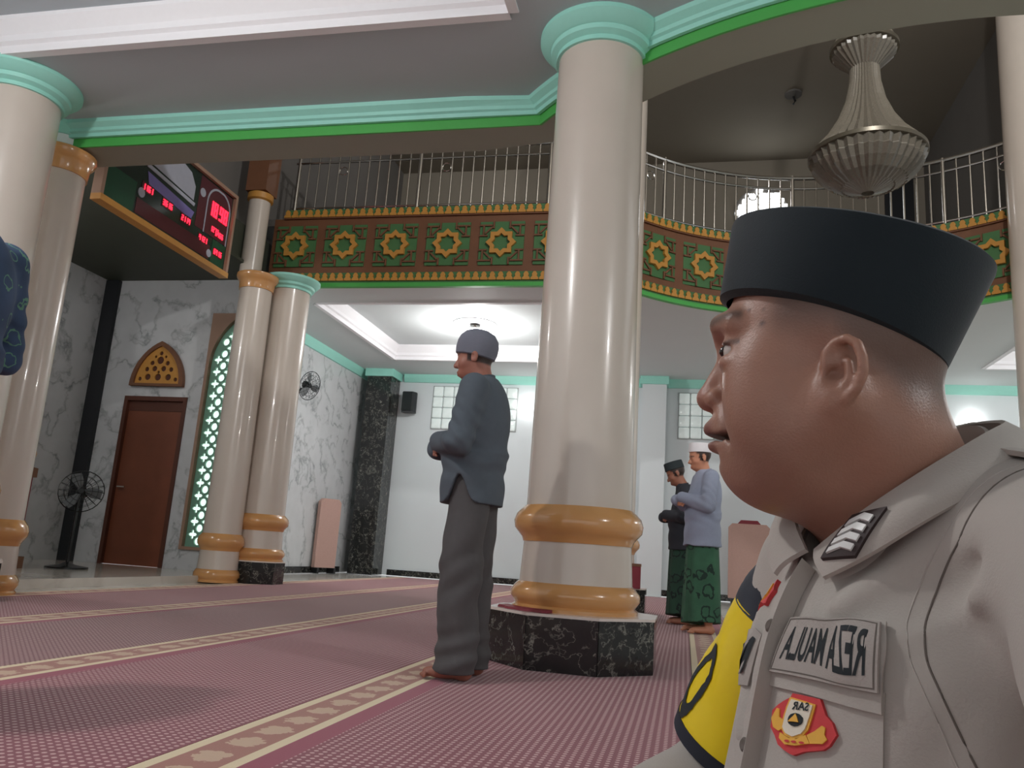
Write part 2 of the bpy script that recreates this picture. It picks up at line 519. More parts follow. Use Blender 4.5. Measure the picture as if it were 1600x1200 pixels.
# ------------------------------------------------------------------ columns
def octa(a, c=(0,0)):
    t = math.tan(PI/8)*a
    return [(c[0]+x, c[1]+y) for x, y in ((-t,-a),(t,-a),(a,-t),(a,t),(t,a),(-t,a),(-a,t),(-a,-t))]
def column(loc, r, top, label, plinth=0.45, plinth_h=0.28, cap_style='mint', base=True, group=None):
    t = thing('column', label, 'column', (loc[0], loc[1], 0), 0, group)
    z0 = 0.0
    if plinth:
        z0 = plinth_h
        slab = MB(); t8 = math.tan(PI/8)*plinth
        slab.box(-t8+.002, t8-.002, -plinth, -plinth+.02, 0.0, plinth_h-.012)
        sm = slab.mesh('granite_slab')
        for k in range(8):
            part('granite_slab', sm, M['black_marble'], t, rot=(0,0,k*PI/4))
        part('plinth_top', MB().prism(octa(plinth+.004), plinth_h-.014, plinth_h, 'z'), M['plinth_top'], t)
        part('plinth_core', MB().prism(octa(plinth-.015), 0.0, plinth_h-.013, 'z'), M['black'], t)
    if base:
        k = r/0.29
        part('base_ring', MB().lathe([(.30*k,z0),(.352*k,z0),(.352*k,z0+.018),(.335*k,z0+.03),(.345*k,z0+.045),(.362*k,z0+.07),(.362*k,z0+.1),(.34*k,z0+.13),(.325*k,z0+.145),(.315*k,z0+.15),(.30*k,z0+.15)], 64), M['amber'], t, smooth=True)
        part('base_drum', MB().lathe([(.318*k,z0+.148),(.305*k,z0+.37)], 64), M['beige'], t, smooth=True)
        part('base_ring', MB().lathe([(.29*k,z0+.365),(.31*k,z0+.365),(.318*k,z0+.39),(.335*k,z0+.41),(.362*k,z0+.44),(.368*k,z0+.48),(.355*k,z0+.52),(.325*k,z0+.55),(.31*k,z0+.565),(.29*k,z0+.565)], 64), M['amber'], t, smooth=True)
        sz = z0+.56
    else:
        sz = z0
    part('shaft', MB().lathe([(r*1.04,sz),(r*.98,sz+(top-sz)*.5),(r*.93,top)], 64), M['beige'], t, smooth=True)
    if cap_style == 'mint':
        k = r/0.29
        part('capital', MB().lathe([(.27*k,top-.17),(.29*k,top-.17),(.29*k,top-.14),(.325*k,top-.12),(.33*k,top-.09),(.345*k,top-.085),(.385*k,top-.045),(.40*k,top-.03),(.40*k,top),(.27*k,top)], 64), M['mint'], t, smooth=True)
    elif cap_style == 'amber':
        part('capital', MB().lathe([(r*.9,top-.22),(r*1.0,top-.22),(r*1.03,top-.12),(r*1.1,top-.10),(r*1.22,top-.06),(r*1.22,top-.02),(r*1.05,top),(r*.9,top)], 48), M['amber'], t, smooth=True)
    return t
M['plinth_top'] = mat('plinth_top', rgb(224,214,206), 0.15, noise=0.05, scale=5)  # pale colour stands in for the reflection on the polished dark top
main_col = column((-.60, 4.62), .29, Z_NEAR, 'large beige marble column on octagonal black granite plinth beside the praying man in grey')
c_nl = column((-5.05, 4.62), .29, Z_NEAR, 'thick beige column with mint capital cut by the left edge of the picture')
c_far = column((-5.22, 9.33), .27, 3.93, 'beige column on a black plinth with mint capital, right of the far pair', plinth=.33, plinth_h=.27)
c_f2 = column((-.88, 9.52), .29, 8.4, 'tall beige column rising through the gallery behind the large column', cap_style=None)
c_r = column((3.80, 9.45), .29, 8.4, 'tall beige column at the right edge behind the officer', cap_style=None)
c_s1 = column((-5.47, 8.9), .215, 3.86, 'slim beige column with amber capital, left of the far pair', plinth=0, cap_style='amber')
c_s2 = column((-5.27, 5.32), .215, 3.66, 'slim beige column with amber capital behind the thick left column', plinth=0, cap_style='amber')
part('upper_block', MB().lathe([(.17,3.66),(.17,3.80)], 32), M['molding'], c_s2, smooth=True)
part('upper_collar', MB().lathe([(.19,3.76),(.21,3.80),(.24,3.86),(.19,3.86)], 32), M['mint'], c_s2, smooth=True)
up = thing('upper_column', 'slim upper column with gold collar standing above the far pair of columns', 'column', (-5.72, 9.1, 4.12))
part('shaft', MB().lathe([(.14,-.26),(.14,.85)], 32), M['beige'], up, smooth=True)
part('collar', MB().lathe([(.14,.85),(.17,.87),(.17,.95),(.14,.97)], 32), M['gold'], up, smooth=True)
part('wood_post', MB().box(-.15,.15,-.15,.15,.97,2.6), M['brown_wood'], up)

# pilasters on the back wall
pl = thing('pilaster', 'black marble pilaster in the far corner by the wall speaker', 'pilaster', (-5.95, 14.72, 0))
part('shaft', MB().box(-.25,.25,-.25,.25,0,3.8), M['black_marble'], pl)
part('capital', MB().box(-.29,.29,-.29,.25,3.8,3.95), M['mint'], pl)
pl = thing('pilaster', 'white wall pilaster behind the large column', 'pilaster', (-.62, 14.82, 0))
part('shaft', MB().box(-.22,.22,-.15,.15,0,3.8), M['white_wall'], pl)
part('capital', MB().box(-.26,.26,-.19,.15,3.8,3.95), M['mint'], pl)

# ------------------------------------------------------------------ gallery front: carved band and railing
def far_frame(s):
    """point, tangent angle along the gallery front at arc length s from x = -5.6"""
    dx = math.sqrt(R_FAR**2-(Y_FAR-CY)**2); x0 = CX-dx
    L1 = x0+5.6
    if s <= L1: return (-5.6+s, Y_FAR), 0.0
    a0 = math.atan2(Y_FAR-CY, -dx); a1 = math.atan2(Y_FAR-CY, dx)
    L2 = R_FAR*(a0-a1)
    if s <= L1+L2:
        a = a0-(s-L1)/R_FAR
        return (CX+R_FAR*math.cos(a), CY+R_FAR*math.sin(a)), a-PI/2
    return (CX+dx+(s-L1-L2), Y_FAR), 0.0
front = thing('carved_balcony', 'carved brown and green gallery front with gold star rosettes', 'balcony', (0,0,0))
S_END = 10.8
def on_front(name, me, m, s, out, z, smooth=False):
    (x, y), a = far_frame(s)
    return part(name, me, m, front, loc=(x+math.sin(a)*out, y-math.cos(a)*out, z), rot=(0,0,a))
# local axes on the front: x along, -y outwards, z up
star_o = []
for i in range(16):
    a = PI/8*i+PI/2; r = .205 if i % 2 == 0 else .155
    star_o.append((r*math.cos(a), r*math.sin(a)))
star_i = [(x*.62, y*.62) for x, y in star_o]
st = MB()
n = len(star_o)
for d in (-.02, .02):
    st.v += [(x, d, z) for x, z in star_o]+[(x, d, z) for x, z in star_i]
for i in range(n):
    j = (i+1) % n
    st.f += [(i,j,n+j,n+i), (2*n+i,3*n+i,3*n+j,2*n+j), (i,2*n+i,2*n+j,j), (n+i,n+j,3*n+j,3*n+i)]
star_me = st.mesh('star_rosette')
panel_me = MB().box(-.30,.30,-.012,.012,-.30,.30).mesh('green_panel')
fret = MB()
for sx in (-1, 1):
    for sz in (-1, 1):
        fret.box(*sorted((sx*.13, sx*.30)), -.012, .012, *sorted((sz*.235, sz*.255)))
        fret.box(*sorted((sx*.235, sx*.255)), -.012, .012, *sorted((sz*.10, sz*.255)))
        fret.box(*sorted((sx*.19, sx*.30)), -.012, .012, *sorted((sz*.09, sz*.11)))
        fret.box(*sorted((sx*.10, sx*.12)), -.012, .012, *sorted((sz*.20, sz*.30)))
        fret.prism([(sx*.12,sz*.215),(sx*.215,sz*.12),(sx*.23,sz*.135),(sx*.135,sz*.23)], -.012, .012, 'y')
fret_me = fret.mesh('fretwork')
k = 0
while .22+.735*k < S_END-.3:
    s = .22+.735*k
    on_front('green_panel', panel_me, M['carve_green'], s, .012, 4.53)
    on_front('fretwork', fret_me, M['brown_wood'], s, .034, 4.53)['kind'] = 'stuff'
    on_front('star_rosette', star_me, M['gold'], s, .045, 4.53)
    k += 1
mo = MB().prism([(-.05,-.055),(.05,-.055),(.05,-.03),(.028,-.005),(.036,.02),(.018,.05),(0,.058),(-.018,.05),(-.036,.02),(-.028,-.005),(-.05,-.03)], -.012, .012, 'y').mesh('gold_motif')
s = .05
while s < S_END:
    on_front('gold_motif', mo, M['gold'], s, .03, 5.01)
    on_front('gold_motif', mo, M['gold'], s, .03, 4.075)
    s += .112
SW, SN = [], []
s = 0.0
while s <= S_END:
    (x, y), a = far_frame(s); SW.append((x, y)); SN.append((math.sin(a), -math.cos(a))); s += .15
part('band_rail', MB().sweep([(.0,4.95),(.035,4.95),(.035,4.935),(.0,4.935)], SW, SN, closed=True), M['brown_wood'], front)
part('band_back', MB().sweep([(.0,4.95),(.018,4.95),(.018,5.075),(.0,5.075)], SW, SN, closed=True), M['carve_green'], front)
part('lower_back', MB().sweep([(.0,3.99),(.018,3.99),(.018,4.14),(.0,4.14)], SW, SN, closed=True), M['carve_green'], front)

rail = thing('gallery_railing', 'chrome railing with upright bars along the top of the gallery front', 'railing', (0,0,0))
def rail_path(z, off=-.12):
    return [(x+nx*off, y+ny*off, z) for (x, y), (nx, ny) in zip(SW, SN)]
for z, r in ((5.16,.016), (5.86,.018), (6.02,.03)):
    part('rail', MB().tube(rail_path(z), r, 8), M['chrome'], rail, smooth=True)
bar_me = MB().tube([(0,0,5.08),(0,0,6.0)], .0125, 8).mesh('bar', True)
post_me = MB().tube([(0,0,4.95),(0,0,6.05)], .028, 10).mesh('post', True)
ring_me = MB().tube([(.06*math.cos(a), 0, .06*math.sin(a)) for a in [2*PI*i/16 for i in range(17)]], .008, 6).mesh('ring', True)
k = 0; s = .05
while s < S_END:
    (x, y), a = far_frame(s)
    p = (x-math.sin(a)*.12, y+math.cos(a)*.12, 0)
    big = k % 12 == 0
    part('post' if big else 'bar', post_me if big else bar_me, M['chrome'], rail, loc=p, rot=(0,0,a))
    if k % 10 == 4:
        (x, y), a = far_frame(s+.0765)
        part('ring', ring_me, M['chrome'], rail, loc=(x-math.sin(a)*.12, y+math.cos(a)*.12, 5.72), rot=(0,0,a))
    s += .153; k += 1

# ------------------------------------------------------------------ carpets
def carpet_material(name, base, dot):
    m = bpy.data.materials.new(name); m.use_nodes = True
    t = NT(m); p = t.n['Principled BSDF']
    p.inputs['Roughness'].default_value = 0.9
    p.inputs['Specular IOR Level'].default_value = 0.1
    p.inputs['Sheen Weight'].default_value = 0.25
    tc = t.add('ShaderNodeTexCoord'); sp = t.add('ShaderNodeSeparateXYZ')
    t.link(tc.outputs['Object'], sp.inputs[0])
    x, y = sp.outputs[0], sp.outputs[1]
    S = 1/0.026
    fx = t.math('SUBTRACT', t.math('FRACT', t.math('MULTIPLY', x, S)), 0.5)
    fy = t.math('SUBTRACT', t.math('FRACT', t.math('MULTIPLY', y, S)), 0.5)
    d = t.math('SQRT', t.math('ADD', t.math('MULTIPLY', fx, fx), t.math('MULTIPLY', fy, fy)))
    dots = t.math('LESS_THAN', d, 0.27)
    nz = t.add('ShaderNodeTexNoise'); nz.inputs['Scale'].default_value = 2.2; nz.inputs['Detail'].default_value = 4
    t.link(tc.outputs['Object'], nz.inputs['Vector'])
    bc = t.mix(nz.outputs[0], base, tuple(c*0.82 for c in base[:3])+(1,))
    c = t.mix(dots, bc, dot)
    # border band, x in 0..0.27 of the roll: plain strip, cream line, motif row, cream line
    cream = rgb(226,206,172)
    plain = t.math('LESS_THAN', x, 0.30)
    c = t.mix(plain, c, rgb(152,70,88))
    band = t.math('LESS_THAN', x, 0.225)
    my = t.math('SUBTRACT', t.math('FRACT', t.math('MULTIPLY', y, 1/0.17)), 0.5)
    mx = t.math('DIVIDE', t.math('SUBTRACT', x, 0.1125), 0.15)
    e = t.math('ADD', t.math('MULTIPLY', t.math('MULTIPLY', my, my), 5.2), t.math('MULTIPLY', t.math('MULTIPLY', mx, mx), 6.0))
    n2 = t.add('ShaderNodeTexNoise'); n2.inputs['Scale'].default_value = 34; n2.inputs['Detail'].default_value = 2
    t.link(tc.outputs['Object'], n2.inputs['Vector'])
    mo = t.math('LESS_THAN', t.math('ADD', e, t.math('MULTIPLY', n2.outputs[0], 1.9)), 1.55)
    bcol = t.mix(mo, rgb(166,112,100), rgb(200,168,144))
    c = t.mix(band, c, bcol)
    edge = t.math('LESS_THAN', t.math('ABSOLUTE', t.math('SUBTRACT', x, 0.1125)), 0.075)
    l2 = t.math('MULTIPLY', band, t.math('SUBTRACT', 1.0, edge))
    c = t.mix(l2, c, cream)
    t.link(c, p.inputs['Base Color'])
    b = t.add('ShaderNodeBump'); b.inputs['Strength'].default_value = 0.25; b.inputs['Distance'].default_value = 0.004
    n3 = t.add('ShaderNodeTexNoise'); n3.inputs['Scale'].default_value = 260
    t.link(tc.outputs['Object'], n3.inputs['Vector']); t.link(n3.outputs[0], b.inputs['Height'])
    t.link(b.outputs[0], p.inputs['Normal'])
    return m
C1 = carpet_material('carpet_red', rgb(142,72,84), rgb(206,172,168))
C2 = carpet_material('carpet_brown', rgb(128,78,84), rgb(192,160,154))
rolls = [(-5.2, 1.285, C1, 'dotted red prayer carpet roll furthest left, along the step of the alcove'),
         (-3.915, 1.295, C2, 'dusky dotted prayer carpet roll, second from the alcove step'),
         (-2.62, 1.31, C1, 'red dotted prayer carpet roll just left of the grey-clad man'),
         (-1.31, 1.36, C1, 'red dotted prayer carpet roll under the large column plinth'),
         (.05, .40, C2, 'narrow carpet strip with beige border under the white-capped man')]
for x, w, m, lab in rolls:
    single('prayer_carpet', MB().box(0, w-.004, 0, 19.0, -.012, 0.0), m, lab, 'carpet', loc=(x, -4.5 if x < 0 else -4.5, 0))

# ------------------------------------------------------------------ alcove door, arch grille, lattice window, clock
d = struct('door_1', MB().box(-7.66,-6.76,9.66,9.70,.07,2.30), M['door'], label='plain brown wooden door in the marble alcove wall')
part('door_frame', MB().box(-7.70,-7.645,9.60,9.72,.07,2.36).box(-6.775,-6.72,9.60,9.72,.07,2.36).box(-7.645,-6.775,9.60,9.72,2.30,2.36), M['door_dark'], d)
part('door_handle', MB().tube([(-7.58,9.66,1.1),(-7.58,9.60,1.1),(-7.47,9.60,1.1)], .012, 8), M['chrome'], d)
part('door_rail', MB().box(-7.645,-6.775,9.652,9.66,2.16,2.30), M['door_dark'], d)

def arch_pts(w, h, spring, n=10):
    """pointed arch outline, base centred at 0"""
    pts = [(-w,0),(w,0)]
    R = ((w*w)+(h-spring)**2)/(2*w)   # circle through springing and apex, centre on springing line
    out = [(w,0)]
    for i in range(n+1):
        a = math.asin(min(1,(h-spring)/R))*i/n
        out.append((w-R+R*math.cos(a), spring+R*math.sin(a)))
    left = [(-x, y) for x, y in out[::-1]]
    return out+left[1:] if abs(out[-1][0]) < 1e-6 else out+left
g = thing('arch_grille', 'pointed brown arch grille with gold fretwork above the door', 'grille', (-7.21, 9.575, 2.50))
oa = arch_pts(.42, .64, .0); ia = [(x*.84, y*.84+.035) for x, y in oa]
def wallmesh(me):   # turn a panel made in xy so that it stands in xz facing -y
    me.transform(Matrix.Rotation(PI/2, 4, 'X')); return me
part('frame', wallmesh(curve_panel('frame', oa, [ia], .06)), M['brown_wood'], g)
holes = [circle(x, z, r, 10) for x, z, r in ((0,.37,.055),(-.12,.33,.034),(.12,.33,.034),(-.07,.25,.04),(.07,.25,.04),(-.19,.24,.034),(.19,.24,.034),(-.16,.13,.046),(0,.13,.05),(.16,.13,.046),(0,.47,.03),(-.28,.10,.03),(.28,.10,.03),(0,.20,.02),(-.08,.42,.02),(.08,.42,.02))]
part('fretwork', wallmesh(curve_panel('fretwork', ia, holes, .02)), M['gold'], g, loc=(0,.01,0))
part('backing', wallmesh(curve_panel('backing', ia, [], .01)), M['door_dark'], g, loc=(0,.03,0))

w = struct('window_1', MB().box(-6.5,-5.72,9.74,9.78,.33,3.56), M['lit_pane'], label='lit pane behind the pale green lattice')
la = arch_pts(.345, 3.13, 2.45, 12)
fr = [(-.39,-.04),(.39,-.04),(.39,3.19),(-.39,3.19)]
part('window_frame', wallmesh(curve_panel('window_frame', fr, [la], .08)), M['frame_wood'], w, loc=(-6.11,9.62,.37))
hol = []
def inside(x, z, mrg):
    if z-mrg < 0 or abs(x)+mrg > .345: return False
    R = (.345**2+.68**2)/(2*.345)
    return z+mrg <= 2.45 or math.hypot(abs(x)-(.345-R), z-2.45)+mrg < R
P_ = .17
for i in range(19):
    for j in range(-2, 3):
        x, z = j*P_, .075+i*P_
        if inside(x, z, .05): hol.append(circle(x, z, .052, 12))
        x, z = (j+.5)*P_, .075+(i+.5)*P_
        if inside(x, z, .065):
            q = []
            for b in range(16):
                a = 2*PI*b/16; r = .068 if b % 4 == 0 else (.052 if b % 2 else .030)
                q.append((x+r*math.cos(a), z+r*math.sin(a)))
            hol.append(q)
part('lattice', wallmesh(curve_panel('lattice', la, hol, .03)), M['lattice'], w, loc=(-6.11,9.66,.37))

M['clock_face'] = mat('clock_face', rgb(38,52,46), 0.12, noise=0.1, scale=4)
M['clock_maroon'] = mat('clock_maroon', rgb(84,40,48), 0.2, noise=0.06)
M['clock_green'] = mat('clock_green', rgb(34,78,56), 0.2, noise=0.06)
M['clock_violet'] = mat('clock_violet', rgb(120,112,172), 0.25, noise=0.1, scale=10)
M['clock_pale'] = mat('clock_pale', rgb(168,172,186), 0.3, noise=0.1, scale=10)
M['led'] = mat('led', rgb(200,20,30), 0.4, noise=0, emit=(1,.02,.05,1), estr=2.6)
ck = thing('prayer_clock', 'digital prayer time board with red numerals hanging over the alcove', 'clock', (-5.30, 6.85, 3.52))
# local: y along the board, x towards the hall, z up
part('board', MB().box(-.05,0,-1.02,1.02,0,.92), M['clock_face'], ck)
part('frame', MB().box(-.06,.05,-1.06,1.06,-.06,.0), M['gold'], ck)
part('frame', MB().box(-.06,.04,1.02,1.06,.0,.92), M['frame_wood'], ck)
part('frame', MB().box(-.06,.04,-1.06,-1.02,.0,.92), M['frame_wood'], ck)
part('frame', MB().box(-.06,.04,-1.06,1.06,.92,.96), M['frame_wood'], ck)
part('lower_field', MB().box(0,.004,-.55,.7,.04,.20), M['clock_maroon'], ck)
part('lower_field', MB().box(0,.004,.74,1.0,.02,.30), M['clock_green'], ck)
part('lower_field', MB().box(0,.004,-1.0,-.58,.02,.34), M['clock_green'], ck)
part('side_field', MB().box(0,.003,.38,1.0,.31,.90), M['clock_maroon'], ck)
part('picture_strip', MB().prism([(-.42,.40),(.30,.34),(.34,.44),(-.46,.52)], 0, .005, 'x'), M['clock_violet'], ck)
part('picture_strip', MB().prism([(-.48,.56),(.32,.50),(.33,.54),(-.48,.60)], 0, .007, 'x'), M['clock_pale'], ck)
part('picture_dome', MB().prism([(-.40,.62),(.30,.56),(.30,.72),(.20,.84),(.04,.88),(-.12,.82),(-.25,.80)], 0, .004, 'x'), M['clock_pale'], ck)
part('medallion', MB().prism(circle(.44,.72,.05,14), 0, .006, 'x'), M['clock_pale'], ck)
part('medallion', MB().prism(circle(-.50,.27,.05,14), 0, .006, 'x'), M['clock_pale'], ck)
part('medallion', MB().prism(circle(.70,.11,.045,14), 0, .006, 'x'), M['clock_pale'], ck)
arc_o = [(y+.76, z+.30) for y, z in arch_pts(.23, .58, .38, 8)]
arc_i = [(y+.76, z+.30) for y, z in [(a*.93, b*.96) for a, b in arch_pts(.23, .58, .38, 8)]]
me = curve_panel('arch_outline', arc_o, [arc_i], .006)
me.transform(Matrix(((0,0,1,0),(1,0,0,0),(0,1,0,0),(0,0,0,1))))
part('arch_outline', me, M['clock_pale'], ck, loc=(.006,0,0))
def seg7(mb, y, z, w, h, t, on):
    b = {'a':(0,w,h-t,h),'d':(0,w,0,t),'g':(0,w,h/2-t/2,h/2+t/2),'f':(0,t,h/2,h),'e':(0,t,0,h/2),'b':(w-t,w,h/2,h),'c':(w-t,w,0,h/2)}
    for k in on:
        y0, y1, z0, z1 = b[k]; mb.box(.004,.012,y+y0,y+y1,z+z0,z+z1)
dg = MB()
for i, on in enumerate(('bc','abcdefg','abcdfg','abcdefg')):
    seg7(dg, .585+i*.09+(.02 if i > 1 else 0), .54, .07, .17, .022, on)
part('time_digits', dg, M['led'], ck, label='glowing red time digits')
for y, z in ((-.78,.62),(-.42,.345),(-.10,.325),(.22,.30),(.56,.22),(.86,.17),(.74,.40),(.84,.38)):
    q = MB()
    for i in range(4): seg7(q, y-.075+i*.04, z-.03, .028, .06, .01, random.choice(('bc','abged','abgcd','fgbc','acdefg','abc')))
    part('small_digits', q, M['led'], ck)['kind'] = 'stuff'
    part('digit_window', MB().box(0,.005,y-.09,y+.09,z-.05,z+.05), M['clock_maroon'], ck)
for y in (-.8, .8):
    part('wall_bracket', MB().tube([(-.02,y,.93),(-.30,y,.96),(-.565,y,.96)], .012, 8), M['black'], ck)

# ------------------------------------------------------------------ lamps
M['glow'] = mat('glow', rgb(255,255,255), 0.4, noise=0, emit=(1,.98,.95,1), estr=9)
M['glass'] = mat('glass_shade', rgb(232,232,230), 0.15, noise=0.02)
def ceiling_lamp(x, y, z, label, watts, drop=0.0):
    t = thing('ceiling_lamp', label, 'lamp', (x, y, z), 0)
    part('ceiling_rose', MB().lathe([(.34,0),(.36,-.012),(.33,-.03),(.30,-.03),(.27,-.015),(.0,-.015)], 40, cap=False), M['molding'], t, smooth=True)
    part('stem', MB().lathe([(.05,-.015),(.09,-.05),(.03,-.06),(.03,-.13-drop)], 20), M['chrome'], t, smooth=True)
    part('bulb', MB().lathe([(.02,-.13-drop),(.075,-.17-drop),(.085,-.24-drop),(.06,-.31-drop),(.01,-.33-drop)], 20), M['glow'], t, smooth=True)
    point_lamp(t, (0,0,-.42-drop), watts, .10)
    return t
ceiling_lamp(-3.45, 12.2, Z_FAR+.26, 'bright ceiling lamp in the tray above the grey-clad man', LAMP_FAR)
ceiling_lamp(6.6, 12.0, Z_FAR+.26, 'ceiling lamp in the right-hand tray behind the officer', LAMP_FAR)
ceiling_lamp(-3.2, 1.2, Z_NEAR+.24, 'unseen ceiling lamp added in the near tray above the carpets', ADDED_LAMP_NEAR)  # added out of view to light the carpets and the near hall
ceiling_lamp(4.4, 1.2, Z_NEAR, 'unseen ceiling lamp added on the near ceiling to the right of the officer', ADDED_LAMP_NEAR)  # second lamp added out of view for the near hall
ceiling_lamp(-6.9, 5.35, 4.06, 'unseen small ceiling lamp added to light the alcove, hidden behind the left columns', ADDED_LAMP_ALCOVE)  # added to brighten the alcove, screened by the columns
ceiling_lamp(1.65, 3.0, 8.40, 'unseen hanging lamp added on the upper ceiling above the near hall', ADDED_LAMP_UPPER, 1.3)  # added above the near ceiling, out of view, to brighten the upper hall
ceiling_lamp(-3.4, 12.6, 8.40, 'unseen lamp added on the upper ceiling over the left gallery', ADDED_LAMP_UPPER*.05)  # added out of view as weak light for the gallery floor
def wall_lamp(x, z, label):
    t = thing('wall_lamp', label, 'lamp', (x, 15.0, z))
    part('bracket', MB().box(-.05,.05,-.05,0,-.05,.05), M['chrome'], t)
    part('shade', MB().box(-.09,.09,-.17,-.05,-.10,.10), M['glow'], t)
wall_lamp(-3.02, 3.37, 'small square glowing wall lamp left of the large column')
wall_lamp(4.78, 3.32, 'small square glowing wall lamp behind the officer')

# ------------------------------------------------------------------ glass block windows
M['block'] = mat('block', rgb(222,232,230), 0.08, noise=0.12, scale=9, emit=(.86,.95,.93,1), estr=0.16)
M['mortar'] = mat('mortar', rgb(166,170,170), 0.7, noise=0.04)
bk = bmesh.new()
bmesh.ops.create_cube(bk, size=1)
bmesh.ops.scale(bk, vec=(.195,.06,.20), verts=bk.verts)
bmesh.ops.bevel(bk, geom=bk.edges[:], offset=.022, segments=2, affect='EDGES', profile=.6)
bme = bpy.data.meshes.new('glass_block'); bk.to_mesh(bme); bk.free(); bme.shade_smooth()
def block_window(n, x0, z0, nx, nz, label):
    f = MB(); w, h = nx*.215, nz*.215
    f.box(x0-.02,x0+w,14.985,15.0,z0-.02,z0+h)
    o = struct('window_%d' % n, f, M['mortar'], label=label)
    for i in range(nx):
        for j in range(nz):
            part('glass_block', bme, M['block'], o, loc=(x0+(i+.5)*.215-.01, 14.975, z0+(j+.5)*.215-.01))
block_window(2, -4.97, 2.88, 8, 4, 'wide glass block window on the white wall behind the grey-clad man')
block_window(3, -.17, 2.86, 8, 4, 'glass block window on the white wall in front of the officer\'s face')

# upper arched window, lit
M['lit_white'] = mat('lit_white', rgb(255,255,255), .4, noise=0, emit=(.97,1,1,1), estr=3.2)
uw = struct('window_4', wallmesh(curve_panel('window_4', [(x*.5,z) for x,z in circle(0,0,1.0,24)], [], .02)), M['upper_dark'], label='lit rounded window high on the upper back wall', loc=(1.28,14.96,7.28))
uw.scale = (1.0, 1, .52)
pane = MB().prism([(-.06,-.045),(.05,-.05),(.065,0),(.06,.045),(-.05,.05),(-.065,0)], -.012, .012, 'y').mesh('pane')
for i in range(-4, 5):
    for j in range(-4, 5):
        x = i*.13+(.03 if j % 2 else -.03); z = j*.115
        if (x/.46)**2+(z/.48)**2 < .96:
            part('pane', pane, M['lit_white'], None, loc=(0,0,0)); o = bpy.context.scene.objects[-1] if False else COL.objects[-1]
            o.parent = uw; o.location = (x, -.03, z/.52); o.scale = (1,1,1/.52)
struct('door_2', MB().box(3.5,4.0,14.95,15.0,5.0,8.0), M['black'], label='dark upper doorway')

# ------------------------------------------------------------------ fans, speaker
def guard(mb, r, n=18, bulge=.05):
    for i in range(n):
        a = 2*PI*i/n
        mb.tube([(bulge*k2, r*k1*math.cos(a), r*k1*math.sin(a)) for k1, k2 in ((.15,1),(.55,.95),(.9,.5),(1,0))], .0025, 4)
        mb.tube([(-bulge*k2, r*k1*math.cos(a), r*k1*math.sin(a)) for k1, k2 in ((.15,1),(.55,.95),(.9,.5),(1,0))], .0025, 4)
    for k in (1.0, .75, .5):
        for sx in ((1, -1) if k < 1 else (1,)):
            bx = bulge*sx*{1.0:0,.75:.72,.5:.96}[k]
            mb.tube([(bx, r*k*math.cos(a), r*k*math.sin(a)) for a in [2*PI*i/28 for i in range(29)]], .006 if k == 1.0 else .0025, 5)
    return mb
def blades(mb, r, n=3):
    for i in range(n):
        a0 = 2*PI*i/n
        pts = []
        for rr, da in ((.15,-.5),(.55,-.55),(.92,-.35),(.95,.1),(.6,.35),(.15,.5)):
            pts.append((.016*(1 if da > 0 else -1), r*rr*math.cos(a0+da), r*rr*math.sin(a0+da)))
        b = len(mb.v)
        mb.v += [(x+.003,y,z) for x,y,z in pts]+[(x-.003,y,z) for x,y,z in pts]
        k = len(pts)
        mb.f += [tuple(range(b,b+k)), tuple(range(b+k,b+2*k))[::-1]]+[(b+i2, b+(i2+1)%k, b+k+(i2+1)%k, b+k+i2) for i2 in range(k)]
    return mb
M['blade'] = mat('blade', rgb(92,96,98), 0.3, noise=0.05)
def fan_head(t, r, loc, rot):
    h = part('fan_head', MB().tube([(-.14,0,0),(-.12,0,0),(-.02,0,0),(.02,0,0)], [.03,.06,.06,.03], 16), M['black_gloss'], t, loc=loc, rot=rot, smooth=True)
    part('guard', guard(MB(), r), M['black_gloss'], h)
    part('blade_set', blades(MB(), r), M['blade'], h)
t = thing('wall_fan', 'black wall fan on the marble wall beside the far columns', 'fan', (-6.40, 11.9, 2.95))
part('wall_plate', MB().box(0,.03,-.06,.06,-.12,.10), M['black'], t)
part('arm', MB().tube([(.02,0,-.05),(.12,0,-.02),(.16,0,.05)], .022, 8), M['black'], t, smooth=True)
fan_head(t, .24, (.30,0,.09), (0,.25,-.25))
t = thing('standing_fan', 'black standing fan on the alcove step in front of the dark strip', 'fan', (-6.75, 7.95, .07))
part('base', MB().lathe([(.22,0),(.22,.02),(.08,.045),(.03,.07)], 32), M['black_gloss'], t, smooth=True)
part('pole', MB().tube([(0,0,.05),(0,0,.82)], .018, 10), M['black_gloss'], t, smooth=True)
fan_head(t, .235, (0.02,0,.86), (0,-.15,-1.0))
t = thing('wall_speaker', 'black wall speaker hanging beside the dark pilaster', 'speaker', (-5.42, 14.85, 3.36))
part('bracket', MB().tube([(0,.15,.1),(0,.02,.1)], .02, 8), M['black'], t)
sb = part('cabinet', MB().prism([(-.12,.10),(.12,.10),(.15,-.02),(.10,-.14),(-.10,-.14),(-.15,-.02)], -.2, .2, 'z'), M['black'], t)
part('grille', MB().prism([(-.10,-.17),(.10,-.17),(.13,-.05),(-.13,-.05)], -.18, .18, 'z'), M['black_gloss'], t, loc=(0,-.0,0))

